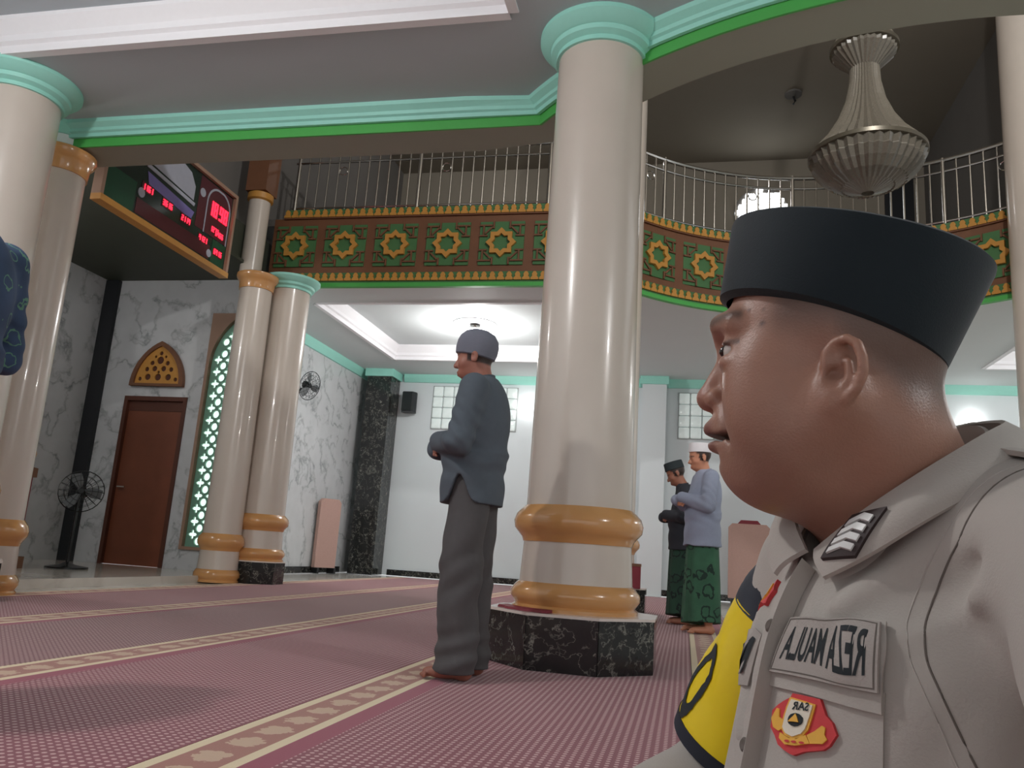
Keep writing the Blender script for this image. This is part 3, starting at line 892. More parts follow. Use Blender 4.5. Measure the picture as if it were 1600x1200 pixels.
# ------------------------------------------------------------------ partition panels along the walls
def partition(loc, rot, w, h, label, top=None):
    t = thing('partition_panel', label, 'panel', loc, rot)
    pts = [(-w/2,.12),(w/2,.12),(w/2,h-.06),(w/2-.06,h),(-w/2+.06,h),(-w/2,h-.06)]
    part('padding', MB().prism(pts, -.04, .04, 'y'), M['pink_panel'], t)
    part('skirt', MB().box(-w/2+.005,w/2-.005,-.045,.045,.10,.30), M['pink_panel'], t)
    if top:
        part('top_cap', MB().prism([(-w*.28,h),(w*.28,h),(w*.2,h+.06),(-w*.2,h+.06)], -.03, .03, 'y'), M['maroon'], t)
    for s in (-1, 1):
        part('foot', MB().box(s*w*.4-.02, s*w*.4+.02, -.10, .10, 0, .10), M['black'], t)
partition((-6.22, 13.45, 0), PI/2-.45, .46, 1.30, 'dusty pink padded panel leaning by the marble wall')
partition((1.02, 13.9, 0), 0, .66, 1.30, 'dusty pink padded panel right behind the white-capped man', True)
partition((1.68, 13.9, 0), 0, .60, 1.26, 'dusty pink padded panel in the middle of the three behind the officer', True)
partition((2.27, 13.9, 0), 0, .50, 1.28, 'dusty pink padded panel furthest right, behind the officer\'s collar')

# ------------------------------------------------------------------ pulpit in the alcove
t = thing('pulpit', 'dark red wooden pulpit with gold carving, glimpsed behind the left columns', 'pulpit', (-7.25, 7.0, .07))
part('body', MB().box(-.4,.4,-.35,.35,0,.95), M['maroon'], t)
part('base_molding', MB().box(-.44,.44,-.39,.39,0,.12), M['brown_wood'], t)
part('desk', MB().prism([(-.42,.95),(.42,.95),(.42,1.05),(-.42,1.2)], -.38, .38, 'y'), M['brown_wood'], t)
for sx in (-1,1):
    for sy in (-1,1):
        part('post', MB().lathe([(.03,.95),(.05,1.0),(.03,1.1),(.045,1.2),(.02,1.32),(.035,1.36),(.0,1.42)], 16), M['gold'], t, loc=(sx*.36,sy*.32,0), smooth=True)
part('carved_panel', MB().box(.40,.42,-.28,.28,.2,.85), M['gold'], t)

# wooden box on the far plinth, cloth on the main plinth
t = thing('wooden_box', 'small dark red box standing on the plinth behind the large column', 'box', (-.55, 9.235, .28))
part('body', MB().box(-.07,.07,-.055,.055,0,.24), M['maroon'], t)
part('lid', MB().box(-.075,.075,-.06,.06,.24,.27), M['brown_wood'], t)
cl = MB(); n = 14
ang = [math.radians(200+4.6*i) for i in range(n)]
for i, a in enumerate(ang):
    for rr, z in ((.372,.281),(.374,.297),(.425,.292),(.43,.281)):
        rr2 = rr+(.01*math.sin(i*1.7) if rr > .4 else 0)
        cl.v.append((-.60+rr2*math.cos(a), 4.62+rr2*math.sin(a), z))
for i in range(n-1):
    for q in range(4):
        cl.f.append((i*4+q, (i+1)*4+q, (i+1)*4+(q+1)%4, i*4+(q+1)%4))
cl.f += [(3,2,1,0), tuple((n-1)*4+q for q in range(4))]
single('folded_cloth', cl, M['maroon'], 'narrow dark red cloth lying round the foot of the large column', 'cloth')

# ------------------------------------------------------------------ chandelier (unlit)
M['crystal'] = mat('crystal', rgb(104,98,88), 0.25, noise=0.25, scale=60, spec=0.8)
M['crystal_frame'] = mat('crystal_frame', rgb(96,90,78), 0.35, metal=0.5, noise=0.1)
t = thing('chandelier', 'large unlit tiered crystal chandelier hanging in the round void', 'chandelier', (CX, CY, 4.2))
part('stem', MB().tube([(0,0,1.9),(0,0,4.2)], .03, 10), M['crystal_frame'], t, smooth=True)
for i, (r0, z0, r1, z1) in enumerate(((.06,.0,.24,.07),(.25,.06,.36,.13),(.36,.12,.45,.20),(.44,.19,.51,.28),(.50,.27,.535,.36))):
    part('crystal_tier', MB().lathe([(r0*.9,z0+.03),(r0,z0),(r1,z1),(r1*.98,z1+.05),(r1*.9,z1+.05)], 72, flute=.05), M['crystal'], t)
part('crystal_skirt', MB().lathe([(.53,.38),(.50,.46),(.38,.60),(.27,.78),(.19,.98),(.15,1.18),(.14,1.36)], 72, cap=False, flute=.07), M['crystal'], t)
part('tier_ring', MB().lathe([(.51,.36),(.545,.37),(.545,.41),(.51,.42)], 48), M['crystal_frame'], t, smooth=True)
part('upper_cup', MB().lathe([(.14,1.34),(.22,1.42),(.30,1.50),(.315,1.58),(.28,1.66),(.20,1.70),(.15,1.74)], 60, flute=.06), M['crystal'], t)
part('tier_ring', MB().lathe([(.29,1.53),(.325,1.54),(.325,1.58),(.29,1.59)], 48), M['crystal_frame'], t, smooth=True)
part('neck', MB().lathe([(.15,1.72),(.13,1.9),(.12,2.15),(.14,2.4),(.10,2.6)], 48, flute=.06), M['crystal'], t)
t = thing('ceiling_hook', 'small dark fitting on the upper ceiling left of the chandelier', 'hook', (1.6, 12.7, 8.40))
part('plate', MB().lathe([(.14,0),(.14,-.03),(.05,-.06)], 20), M['upper_dark'], t, smooth=True)
part('hook', MB().tube([(0,0,-.05),(.03,0,-.14),(0,0,-.2)], .02, 8), M['black'], t, smooth=True)

# ------------------------------------------------------------------ people standing in prayer
def finger(P, pts, r0, r1):
    n = len(pts)
    return chain(P, pts, [r0+(r1-r0)*i/(n-1) for i in range(n)])
def hand_sdf(P, w, d, nrm, side, s=1.0, curl=0.35):
    """hand from wrist w along d; nrm = back of hand; side = thumb side direction"""
    w = np.array(w, float); d = np.array(d, float)/np.linalg.norm(d)
    nrm = np.array(nrm, float); nrm -= d*(nrm@d); nrm /= np.linalg.norm(nrm)
    sd = np.cross(d, nrm); sd = sd if sd@np.array(side, float) > 0 else -sd
    R = np.stack([d, sd, nrm], 1)
    D = ell(P, w+d*.045*s, (.052*s, .042*s, .016*s), R)
    D = su(D, cap(P, w-d*.02*s, w+d*.02*s, .026*s, .024*s), .02*s)
    L = (.072, .080, .074, .058)
    for i in range(4):
        b = w+(d*.082+sd*(.030-.020*i))*s
        l = L[i]*s; pts = [b-d*.01*s]; ang = .12
        q = b
        for k, fr in enumerate((.45, .32, .23)):
            ang += curl
            q = q+(d*math.cos(ang)-nrm*math.sin(ang))*l*fr
            pts.append(q)
        D = su(D, finger(P, pts, .0095*s, .0075*s), .006*s)
    b = w+(d*.022+sd*.030)*s
    q1 = b+(d*.030+sd*.026-nrm*.012)*s; q2 = q1+(d*.030+sd*.006-nrm*.012)*s
    D = su(D, finger(P, [b, q1, q2], .0125*s, .009*s), .010*s)
    return D

def head_sdf(P, c, tilt=0.0, s=1.0):
    """head facing +x, c = ear level centre"""
    R = rotm(y=tilt)
    Q = (P-np.array(c))@R/s
    D = ell(Q, (-.005,0,.045), (.098,.077,.092))
    D = su(D, ell(Q, (.035,0,-.03), (.056,.058,.078)), .03)
    D = su(D, ell(Q, (.05,0,-.075), (.034,.036,.026)), .03)
    D = su(D, cap(Q, (.078,-.03,.022), (.078,.03,.022), .014), .015)
    for y in (-1, 1):
        D = ss(D, ell(Q, (.096,y*.033,.0), (.014,.017,.010)), .012)
        D = su(D, ell(Q, (.078,y*.033,.0), (.013,.014,.011)), .004)
        D = su(D, ell(Q, (.052,y*.042,-.028), (.03,.022,.022)), .02)
        D = su(D, ell(Q, (-.012,y*.080,-.005), (.020,.011,.032), rotm(y=-.2, z=y*.3)), .006)
        D = ss(D, ell(Q, (-.006,y*.090,-.004), (.010,.008,.018)), .006)
        D = su(D, ell(Q, (.098,y*.013,-.035), (.011,.009,.008)), .006)
    D = su(D, cap(Q, (.092,0,.005), (.110,0,-.030), .008, .0125), .010)
    D = su(D, ell(Q, (.082,0,-.066), (.022,.026,.009)), .006)
    D = su(D, ell(Q, (.080,0,-.080), (.020,.023,.009)), .006)
    return D*s

def fold(P, a, amp, f):
    return amp*np.sin(P[:, 0]*f[0]+P[:, 1]*f[1]+P[:, 2]*f[2]+a)

def standing(name, label, loc, spec):
    s = spec.get('h', 1.65)/1.65
    skin = np.array(spec.get('skin', rgb(150,100,82))[:3]); hair = np.array(rgb(40,34,32)[:3])
    tilt = spec.get('tilt', .12)
    bend = spec.get('bend', 0.0)
    t = thing(name, label, 'person', loc, spec.get('rot', PI))
    hc = (.035+bend, 0, 1.515)
    wr = {1: (.165, .055, 1.085), -1: (.195, -.055, 1.065)}     # wrists, left (+y) and right hand over it
    el = {1: (.015, .25, 1.06), -1: (.015, -.25, 1.06)}
    sh = {1: (-.015, .165, 1.335), -1: (-.015, -.165, 1.335)}
    if spec.get('high_hands'):
        wr = {k: (v[0]+.02, v[1], v[2]+.06) for k, v in wr.items()}
        el = {k: (v[0]+.02, v[1], v[2]+.02) for k, v in el.items()}
    def body(P):
        D = head_sdf(P, hc, tilt)
        D = su(D, cap(P, (.012+bend*.8,0,1.46), (-.02,0,1.33), .052, .060), .03)
        D = su(D, ell(P, (-.01,0,1.20), (.095,.15,.19)), .06)
        D = su(D, ell(P, (.005,0,1.0), (.09,.135,.16)), .06)
        D = su(D, ell(P, (-.01,0,.90), (.10,.15,.12)), .05)
        for k in (1, -1):
            D = su(D, cap(P, sh[k], el[k], .047, .038), .04)
            w = np.array(wr[k]); e = np.array(el[k]); dd = (w-e)/np.linalg.norm(w-e)
            D = su(D, cap(P, e, w, .038, .026), .012)
            D = su(D, hand_sdf(P, w, (.12,-k,-.12), (1,0,.15), (0,0,1)), .008)
            D = su(D, cap(P, (-.01,k*.078,.88), (.0,k*.095,.48), .068, .050), .04)
            D = su(D, cap(P, (.0,k*.10,.48), (-.03,k*.10,.09), .050, .036), .02)
            D = su(D, ell(P, (.035,k*.105,.035), (.105,.040,.030), rotm(z=k*.12)), .02)
            D = su(D, ell(P, (-.05,k*.10,.038), (.04,.034,.036)), .02)
            for i in range(5):
                y = k*(.105+.014-.032+.017*i*1.0)
                D = su(D, cap(P, (.115-.008*i*k*0,y,.022), (.148-.010*abs(i-1),y,.016), .012, .010), .006)
        D = np.maximum(D, .001-P[:, 2]) if False else D
        return D
    def tone(V):
        c = np.tile(skin, (len(V), 1))
        q = (V-np.array(hc))@rotm(y=tilt)
        hm = smooth(-.006,.006, q[:, 2]-.03+np.where(q[:, 0] < .03, .055, 0)-q[:, 0]*.2)*smooth(.062,.04,q[:, 0])*(V[:, 2] > 1.40)*(np.abs(q[:, 1]) < .0775)
        c = mixc(c, hair, hm*.95)
        brow = np.exp(-((q[:, 2]-.022)/.006)**2)*(np.abs(np.abs(q[:, 1])-.034) < .02)*(q[:, 0] > .07)
        c = mixc(c, hair, brow*.8)
        lips = np.exp(-((q[:, 2]+.073)/.010)**2)*(q[:, 0] > .085)*(np.abs(q[:, 1]) < .024)
        return mixc(c, skin*np.array([.8,.62,.62]), lips*.7)
    h = spec.get('vox', .009)
    me = sdf_mesh('body', body, (-.25,-.42,-.02), (.42,.42,1.70), h)
    paint(me, tone); me.transform(Matrix.Scale(s, 4))
    part('body', me, M['skin'], t)
    # ---- shirt
    hem = spec.get('hem', .78); fl = spec.get('flare', 0.0)
    rs = spec.get('slit', False)
    def shirt(P):
        D = ell(P, (-.022,0,1.20), (.132,.185,.235))
        D = su(D, ell(P, (.012,0,1.02), (.132,.172,.22)), .08)
        z = P[:, 2]
        q = P.copy(); q[:, 0] -= .004
        rx = .140+fl*np.clip(1.0-z, 0, .4); ry = .190+fl*.6*np.clip(1.0-z, 0, .4)
        k0 = np.sqrt((q[:, 0]/rx)**2+(q[:, 1]/ry)**2)
        tubeD = (k0-1)*np.minimum(rx, ry)
        tubeD = np.maximum(tubeD, z-1.02)
        D = su(D, tubeD, .06)
        D = su(D, cap(P, (-.02,0,1.30), (.0+bend*.5,0,1.385), .085, .064), .04)
        for k in (1, -1):
            e2 = np.array(el[k]); w2 = np.array(wr[k])
            D = su(D, cap(P, sh[k], e2, .072, .062), .035)
            dd = (w2-e2)/np.linalg.norm(w2-e2)
            D = su(D, cap(P, e2, w2+dd*.03, .064, .052), .02)
        # folds
        wz = z+.02*np.sin(13*P[:, 1]+17*P[:, 0])
        low_ = smooth(1.20, 1.05, z)
        D = D+.0045*np.sin(38*(wz+.55*P[:, 0])+6*P[:, 1])*low_*(.4+.6*np.sin(9*P[:, 0]+4*P[:, 1])**2)
        D = D+.0035*np.sin(71*(wz-.35*P[:, 0])+1.3)*np.exp(-((z-.98)/.07)**2)
        D = D+.0040*np.sin(80*(wz-.8*P[:, 0])+1.0)*smooth(.14,.22,np.abs(P[:, 1]))*smooth(.98,1.08,z)*smooth(1.34,1.2,z)
        if rs:   # side slits: hem dips at the back, rises at the side
            hz = hem-.01+.13*np.exp(-((P[:, 0]-.015)/.045)**2)*smooth(.06,.12,np.abs(P[:, 1]))
        else:
            hz = hem+.006*np.sin(P[:, 1]*30)
        return np.maximum(D, np.maximum(hz-z, z-1.415))
    me = sdf_mesh('shirt', shirt, (-.3,-.40,hem-.08), (.42,.40,1.47), h*.8)
    me.transform(Matrix.Scale(s, 4))
    part('shirt', me, spec['shirt'], t)
    # collar
    cb = MB(); n = 28
    for i in range(n+1):
        a = -PI*.94+2*PI*.94*i/n
        ca, sa = math.cos(a+PI), math.sin(a+PI)
        for r, dz in ((.066,0), (.060,.042), (.055,.043), (.058,.0)):
            cb.v.append((-.004+bend*.55+r*ca*1.04, r*sa, 1.375+dz+(.016 if ca < 0 else -.004)*abs(ca)))
    for i in range(n):
        for q in range(4):
            cb.f.append((i*4+q, (i+1)*4+q, (i+1)*4+(q+1)%4, i*4+(q+1)%4))
    me = cb.mesh('collar', True); me.transform(Matrix.Scale(s, 4))
    part('collar', me, spec['shirt'], t)
    # ---- lower garment
    if spec.get('sarong'):
        def low(P):
            z = P[:, 2]; k = (z-.1)/.8
            a = np.arctan2(P[:, 1], P[:, 0])
            rx = .165-.038*k+.006*np.sin(9*a); ry = .190-.026*k+.005*np.sin(7*a+1)
            k0 = np.sqrt((P[:, 0]/rx)**2+(P[:, 1]/ry)**2)
            D = (k0-1)*.165
            D = D+.006*np.sin(5*a+z*3)*smooth(.7,.2,z)
            return np.maximum(D, np.maximum(.085+.02*np.sin(a)-z, z-1.0))
    else:
        def low(P):
            z = P[:, 2]
            D = ell(P, (-.01,0,.92), (.118,.158,.13))
            for k in (1, -1):
                D = su(D, cap(P, (-.012,k*.078,.86), (.004,k*.098,.48), .098, .094), .05)
                D = su(D, cap(P, (.004,k*.098,.48), (-.012,k*.104,.04), .094, .096), .04)
            D = D+fold(P, .0, .0055, (12, 20, 22))*smooth(.9, .6, z)+.006*np.sin(70*z+22*P[:, 0])*smooth(.30,.12,z)
            D = D+.005*np.sin(48*z+40*P[:, 0]+1.2)*np.exp(-((z-.45)/.12)**2)
            return np.maximum(D, np.maximum(.035+.25*np.clip(P[:, 0]-.03,0,1)-z, z-.985))
    me = sdf_mesh('sarong' if spec.get('sarong') else 'trousers', low, (-.26,-.30,0.0), (.26,.30,1.05), h*.9)
    me.transform(Matrix.Scale(s, 4))
    part('sarong' if spec.get('sarong') else 'trousers', me, spec['lower'], t)
    # ---- cap
    cm = spec.get('cap')
    if cm:
        mb = MB()
        if spec.get('cap_style') == 'peci':
            mb.lathe([(.080,-.002),(.092,.0),(.089,.075),(.086,.082),(.0,.086)], 32, cap=False)
        else:
            mb.lathe([(.084,-.055),(.092,-.05),(.097,-.02),(.096,.015),(.088,.045),(.068,.072),(.035,.088),(.0,.092)], 32, cap=False)
        me = mb.mesh('cap', True)
        dz = spec.get('cap_z', .055)
        me.transform(Matrix.Translation(Vector(hc))@Matrix(rotm(y=tilt).tolist()).to_4x4()@Matrix.Translation((-.004,0,dz))@Matrix.Rotation(spec.get('cap_tilt', -.12), 4, 'Y')@Matrix.Diagonal((1.12,.92,1,1)))
        me.transform(Matrix.Scale(s, 4))
        part('cap', me, cm, t)
    return t

M['skin'] = vcol_mat('skin', rough=.45, noise=.05, scale=90, bump=.08, bscale=400, sss=.12)
M['grey_shirt'] = mat('grey_shirt', rgb(82,90,99), .85, noise=.08, scale=30, bump=.12, bscale=300)
M['grey_trousers'] = mat('grey_trousers', rgb(80,77,78), .85, noise=.08, scale=30, bump=.12, bscale=300)
M['grey_cap'] = mat('grey_cap', rgb(112,114,126), .9, noise=.06, scale=60, bump=.2, bscale=350)
M['blue_shirt'] = mat('blue_shirt', rgb(152,160,182), .8, noise=.05, scale=40, bump=.1)
M['black_shirt'] = mat('black_shirt', rgb(44,46,54), .85, noise=.1, scale=30)
M['black_cap'] = mat('black_cap', rgb(34,44,48), .8, noise=.08, scale=60)
M['white_cap'] = mat('white_cap', rgb(228,224,228), .8, noise=.04, scale=60)
M['navy'] = mat('navy', rgb(48,62,92), .8, noise=.1, scale=20)
M['pale_sarong'] = mat('pale_sarong', rgb(172,180,200), .8, noise=.06, scale=20)
def batik(name, a, b, c, scale, thr):
    m = bpy.data.materials.new(name); m.use_nodes = True
    t = NT(m); p = t.n['Principled BSDF']; p.inputs['Roughness'].default_value = .85
    tc = t.add('ShaderNodeTexCoord')
    v = t.add('ShaderNodeTexVoronoi'); v.inputs['Scale'].default_value = scale
    n1 = t.add('ShaderNodeTexNoise'); n1.inputs['Scale'].default_value = scale*.8; n1.inputs['Detail'].default_value = 4
    t.link(tc.outputs['Object'], v.inputs['Vector']); t.link(tc.outputs['Object'], n1.inputs['Vector'])
    n2 = t.add('ShaderNodeTexNoise'); n2.inputs['Scale'].default_value = scale*2.2; n2.inputs['Detail'].default_value = 2
    t.link(tc.outputs['Object'], n2.inputs['Vector'])
    k = t.math('LESS_THAN', t.math('ABSOLUTE', t.math('SUBTRACT', t.math('ADD', v.outputs['Distance'], t.math('MULTIPLY', n2.outputs[0], .6)), .62)), thr)
    base = t.mix(t.math('MULTIPLY', n1.outputs[0], 1.1), a, b)
    t.link(t.mix(k, base, c), p.inputs['Base Color'])
    return m
M['green_sarong'] = batik('green_sarong', rgb(34,66,54), rgb(72,122,92), rgb(30,52,44), 7, .05)
M['dark_sarong'] = batik('dark_sarong', rgb(24,44,40), rgb(48,86,66), rgb(22,34,32), 8, .05)
M['blue_batik'] = batik('blue_batik', rgb(34,50,72), rgb(58,80,112), rgb(88,132,110), 13, .035)

standing('person', 'man in grey shirt, trousers and knitted cap standing in prayer by the large column', (-.995, 3.72, 0),
         dict(h=1.63, shirt=M['grey_shirt'], lower=M['grey_trousers'], cap=M['grey_cap'], slit=True, hem=.80, flare=.06, vox=.007, skin=rgb(158,104,88), tilt=.06, rot=PI-.03, cap_z=.062, cap_tilt=-.24))
standing('person', 'man in white cap, grey-blue shirt and green sarong standing in prayer', (.150, 7.45, 0),
         dict(h=1.66, shirt=M['blue_shirt'], lower=M['green_sarong'], sarong=True, cap=M['white_cap'], cap_style='peci', hem=.74, flare=.10, vox=.010, skin=rgb(196,136,108), tilt=.14, high_hands=True, rot=PI+.28))
standing('person', 'man in black cap and black shirt with bowed head beside the white-capped man', (-.02, 8.35, 0),
         dict(h=1.60, shirt=M['black_shirt'], lower=M['dark_sarong'], sarong=True, cap=M['black_cap'], cap_style='peci', hem=.74, flare=.05, vox=.010, skin=rgb(156,104,84), tilt=.45, bend=.05))
standing('person', 'worshipper in navy shirt and pale blue sarong mostly hidden behind the large column', (-2.17, 12.0, 0),
         dict(h=1.62, shirt=M['navy'], lower=M['pale_sarong'], sarong=True, cap=M['black_cap'], cap_style='peci', hem=.80, vox=.012, tilt=.2))
standing('person', 'worshipper in dark blue patterned shirt cut off by the left edge', (-2.31, 1.99, 0),
         dict(h=1.75, shirt=M['blue_batik'], lower=M['black_shirt'], cap=M['black_cap'], cap_style='peci', hem=.80, vox=.009, tilt=.55, bend=.10))

# ------------------------------------------------------------------ the officer seated close to the camera
OFF = (.196, .765, 0.0)
OFF_ROT = math.radians(-156)
HC = np.array((.080, -.006, .737))          # head centre (ear level) in the officer's body frame
HR = rotm(z=math.radians(-40))@rotm(y=math.radians(-4))
SKIN_O = np.array(rgb(160,118,100)[:3])
def ear_sdf(Q):
    Q = (Q-np.array((-.008,-.004,-.014)))/.85*np.array((1,.85,1)) + np.array((0,.0,0))
    def e(x, z, o=0.0): return (x, .077+.28*max(0, -x)+o, z)
    hel = [e(-.006,.003), e(.0005,.014,.003), e(.000,.026,.004), e(-.008,.035,.005), e(-.018,.038,.006), e(-.028,.032,.006), e(-.033,.019,.006), e(-.034,.004,.005), e(-.029,-.010,.004), e(-.021,-.019,.003)]
    D = chain(Q, hel, [.0035,.0042,.0048,.005,.005,.005,.005,.005,.005,.0055])
    R = rotm(z=.28)
    D = su(D, ell(Q, e(-.016,.008,-.003), (.019,.0045,.031), R), .006)
    D = su(D, chain(Q, [e(-.012,.026,.002), e(-.021,.016,.003), e(-.023,.002,.003), e(-.016,-.011,.003), e(-.009,-.014,.003)], [.0035,.004,.0045,.0045,.004]), .004)
    D = su(D, ell(Q, e(-.009,-.023,.002), (.011,.006,.012)), .008)
    D = su(D, ell(Q, e(.001,-.002,.003), (.005,.004,.008)), .005)
    D = ss(D, ell(Q, e(-.008,.000,.004), (.0075,.009,.011), R), .004)
    D = ss(D, ell(Q, e(-.016,.026,.006), (.005,.005,.007), R), .003)
    return D
def off_head(P):
    Q = (P-HC)@HR
    A = np.abs(Q[:, 1]); S = Q.copy(); S[:, 1] = A          # mirrored features
    D = ell(Q, (-.005,0,.052), (.095,.078,.096))
    D = su(D, ell(Q, (.040,0,-.020), (.049,.066,.088)), .03)
    D = su(D, ell(Q, (.064,0,-.052), (.036,.034,.038)), .02)
    D = su(D, chain(S, [(-.018,.060,-.030), (.014,.048,-.070), (.056,.014,-.084)], [.024,.021,.016]), .03)
    D = su(D, ell(Q, (.061,0,-.083), (.018,.025,.015)), .015)
    D = su(D, ell(S, (.041,.045,-.012), (.034,.026,.036)), .022)
    D = su(D, ell(S, (.030,.050,-.045), (.035,.020,.030)), .025)
    D = su(D, ell(Q, (.010,0,-.091), (.051,.050,.030)), .03)
    # brow, sockets, eyes
    D = su(D, chain(S, [(.094,.006,.038), (.092,.026,.045), (.074,.052,.041)], [.009,.011,.009]), .016)
    D = ss(D, ell(S, (.100,.036,.020), (.018,.022,.013)), .014)
    D = su(D, ell(S, (.0725,.038,.019), (.0150,.0175,.0145)), .005)
    D = su(D, ell(S, (.075,.040,.0055), (.012,.019,.006)), .007)
    D = ss(D, ell(S, (.0860,.044,.0170), (.016,.0165,.0050)), .0025)
    # nose
    D = su(D, chain(Q, [(.089,0,.030), (.092,0,.014), (.1005,0,-.008), (.1035,0,-.018)], [.008,.0085,.0105,.0130]), .010)
    D = su(D, ell(S, (.092,.0150,-.021), (.0125,.0095,.0095)), .006)
    D = ss(D, ell(S, (.0955,.0085,-.0315), (.006,.0045,.004)), .003)
    # lips
    D = su(D, ell(Q, (.0930,0,-.0485), (.0135,.022,.0090)), .006)
    D = su(D, ell(Q, (.0885,0,-.0650), (.0120,.019,.0080)), .006)
    D = ss(D, ell(Q, (.099,0,-.0580), (.020,.028,.0032)), .0022)
    D = ss(D, ell(Q, (.090,0,-.0755), (.010,.02,.004)), .010)
    D = ss(D, ell(S, (.078,.025,-.0590), (.012,.010,.0036)), .004)
    # smile line
    D = ss(D, chain(S, [(.086,.022,-.018), (.080,.036,-.038), (.070,.040,-.062)], [.0006,.0010,.0006]), .012)
    D = su(D, ear_sdf(S), .003)
    return D
def off_body(P):
    D = off_head(P)
    Q = (P-HC)@HR
    # neck, reaching down into the collar
    nk = cap(P, (.052,.0,.690), (-.015,0,.575), .068, .074)
    D = su(D, nk, .03)
    D = su(D, ell(Q, (-.054,0,-.050), (.034,.055,.045)), .03)
    return D
def off_torso(P):
    D = cap(P, (.012,.0,.600), (-.015,0,.555), .058, .070)
    D = su(D, ell(P, (.0,0,.40), (.10,.15,.20)), .05)
    D = su(D, ell(P, (.02,0,.20), (.12,.16,.15)), .05)
    for k in (1, -1):
        D = su(D, cap(P, OA[k][0], OA[k][1], .048, .040), .04)
        D = su(D, cap(P, OA[k][1], OA[k][2], .038, .027), .01)
        w = np.array(OA[k][2]); e = np.array(OA[k][1])
        D = su(D, hand_sdf(P, w, w-e, OA[k][3], (0,0,1)), .008)
        D = su(D, cap(P, (.0,k*.09,.11), (.30,k*.30,.13), .085, .06), .04)
        D = su(D, cap(P, (.30,k*.30,.13), (.30,k*-.02,.06), .055, .04), .02)
        D = su(D, ell(P, (.30+.05*k,-k*.10,.05), (.05,.11,.04)), .02)
    return D
# shoulder, elbow, wrist, back of hand
OA = {1: ((-.010,.180,.578), (.140,.360,.460), (.30,.62,.42), (0,.2,1)),
      -1: ((-.012,-.160,.570), (.034,-.268,.335), (.25,-.19,.27), (.1,-.6,.7))}
FOLDS = [((.03,.10,.615), (.115,.055,.55), .007, .016), ((.03,.135,.60), (.105,.10,.535), -.006, .015),
         ((.05,.15,.575), (.12,.075,.515), .005, .014), ((.085,.155,.50), (.12,.13,.42), -.009, .020),
         ((.06,.19,.53), (.09,.23,.45), .006, .024), ((.045,.20,.585), (.09,.29,.535), -.004, .030),
         ((.03,.20,.62), (.10,.31,.56), .005, .028), ((.10,.27,.50), (.13,.33,.44), -.010, .022),
         ((.09,.20,.42), (.10,.17,.34), .010, .022), ((.12,-.06,.55), (.15,-.03,.44), .006, .014),
         ((.06,-.245,.36), (.11,-.26,.30), .010, .016), ((.08,-.22,.34), (.14,-.23,.28), -.009, .014)]
def off_shirt(P):
    x, y, z = P[:, 0], P[:, 1], P[:, 2]
    D = ell(P, (.000,0,.43), (.142,.165,.20))
    D = su(D, ell(P, (.030,0,.24), (.150,.172,.19)), .09)
    S = P.copy(); S[:, 1] = np.abs(y)
    D = su(D, cap(P, (-.012,.04,.615), (-.012,.165,.582), .062, .062), .05)
    D = su(D, cap(P, (-.012,-.04,.610), (-.012,-.145,.570), .062, .058), .05)
    D = su(D, cap(S, (-.01,.0,.61), (-.012,.10,.600), .075, .050), .04)
    for k in (1, -1):
        D = su(D, cap(P, OA[k][0], OA[k][1], .070 if k > 0 else .062, .066 if k > 0 else .060), .035)
        D = su(D, cap(P, OA[k][1], OA[k][2], .062, .046), .02)
    # neck opening
    D = ss(D, cap(P, (.072,0,.73), (.010,0,.592), .082, .070), .012)
    # drapery: ridges and hollows as the cloth hangs
    wx = x+.012*np.sin(23*z+9*y); wz = z+.012*np.sin(19*y+11*x)
    near = smooth(.02,.07,y)
    for (p0, p1, amp, w) in FOLDS:
        t_ = cap(P, p0, p1, 0.0)
        D = D-(1.5 if p0[1] < .17 else .8)*amp*np.exp(-(t_/(.8*w))**2)
    D = D+.0022*np.sin(60*(y+.7*wz)+25*wx)*near*smooth(.58,.50,z)
    D = D+.0040*np.sin(64*(wz-.6*y)+24*wx)*smooth(.19,.26,np.abs(y))
    return np.maximum(D, .10-z)
officer = thing('person', 'police officer in taupe uniform and black peci seated close to the camera', 'person', OFF, OFF_ROT)
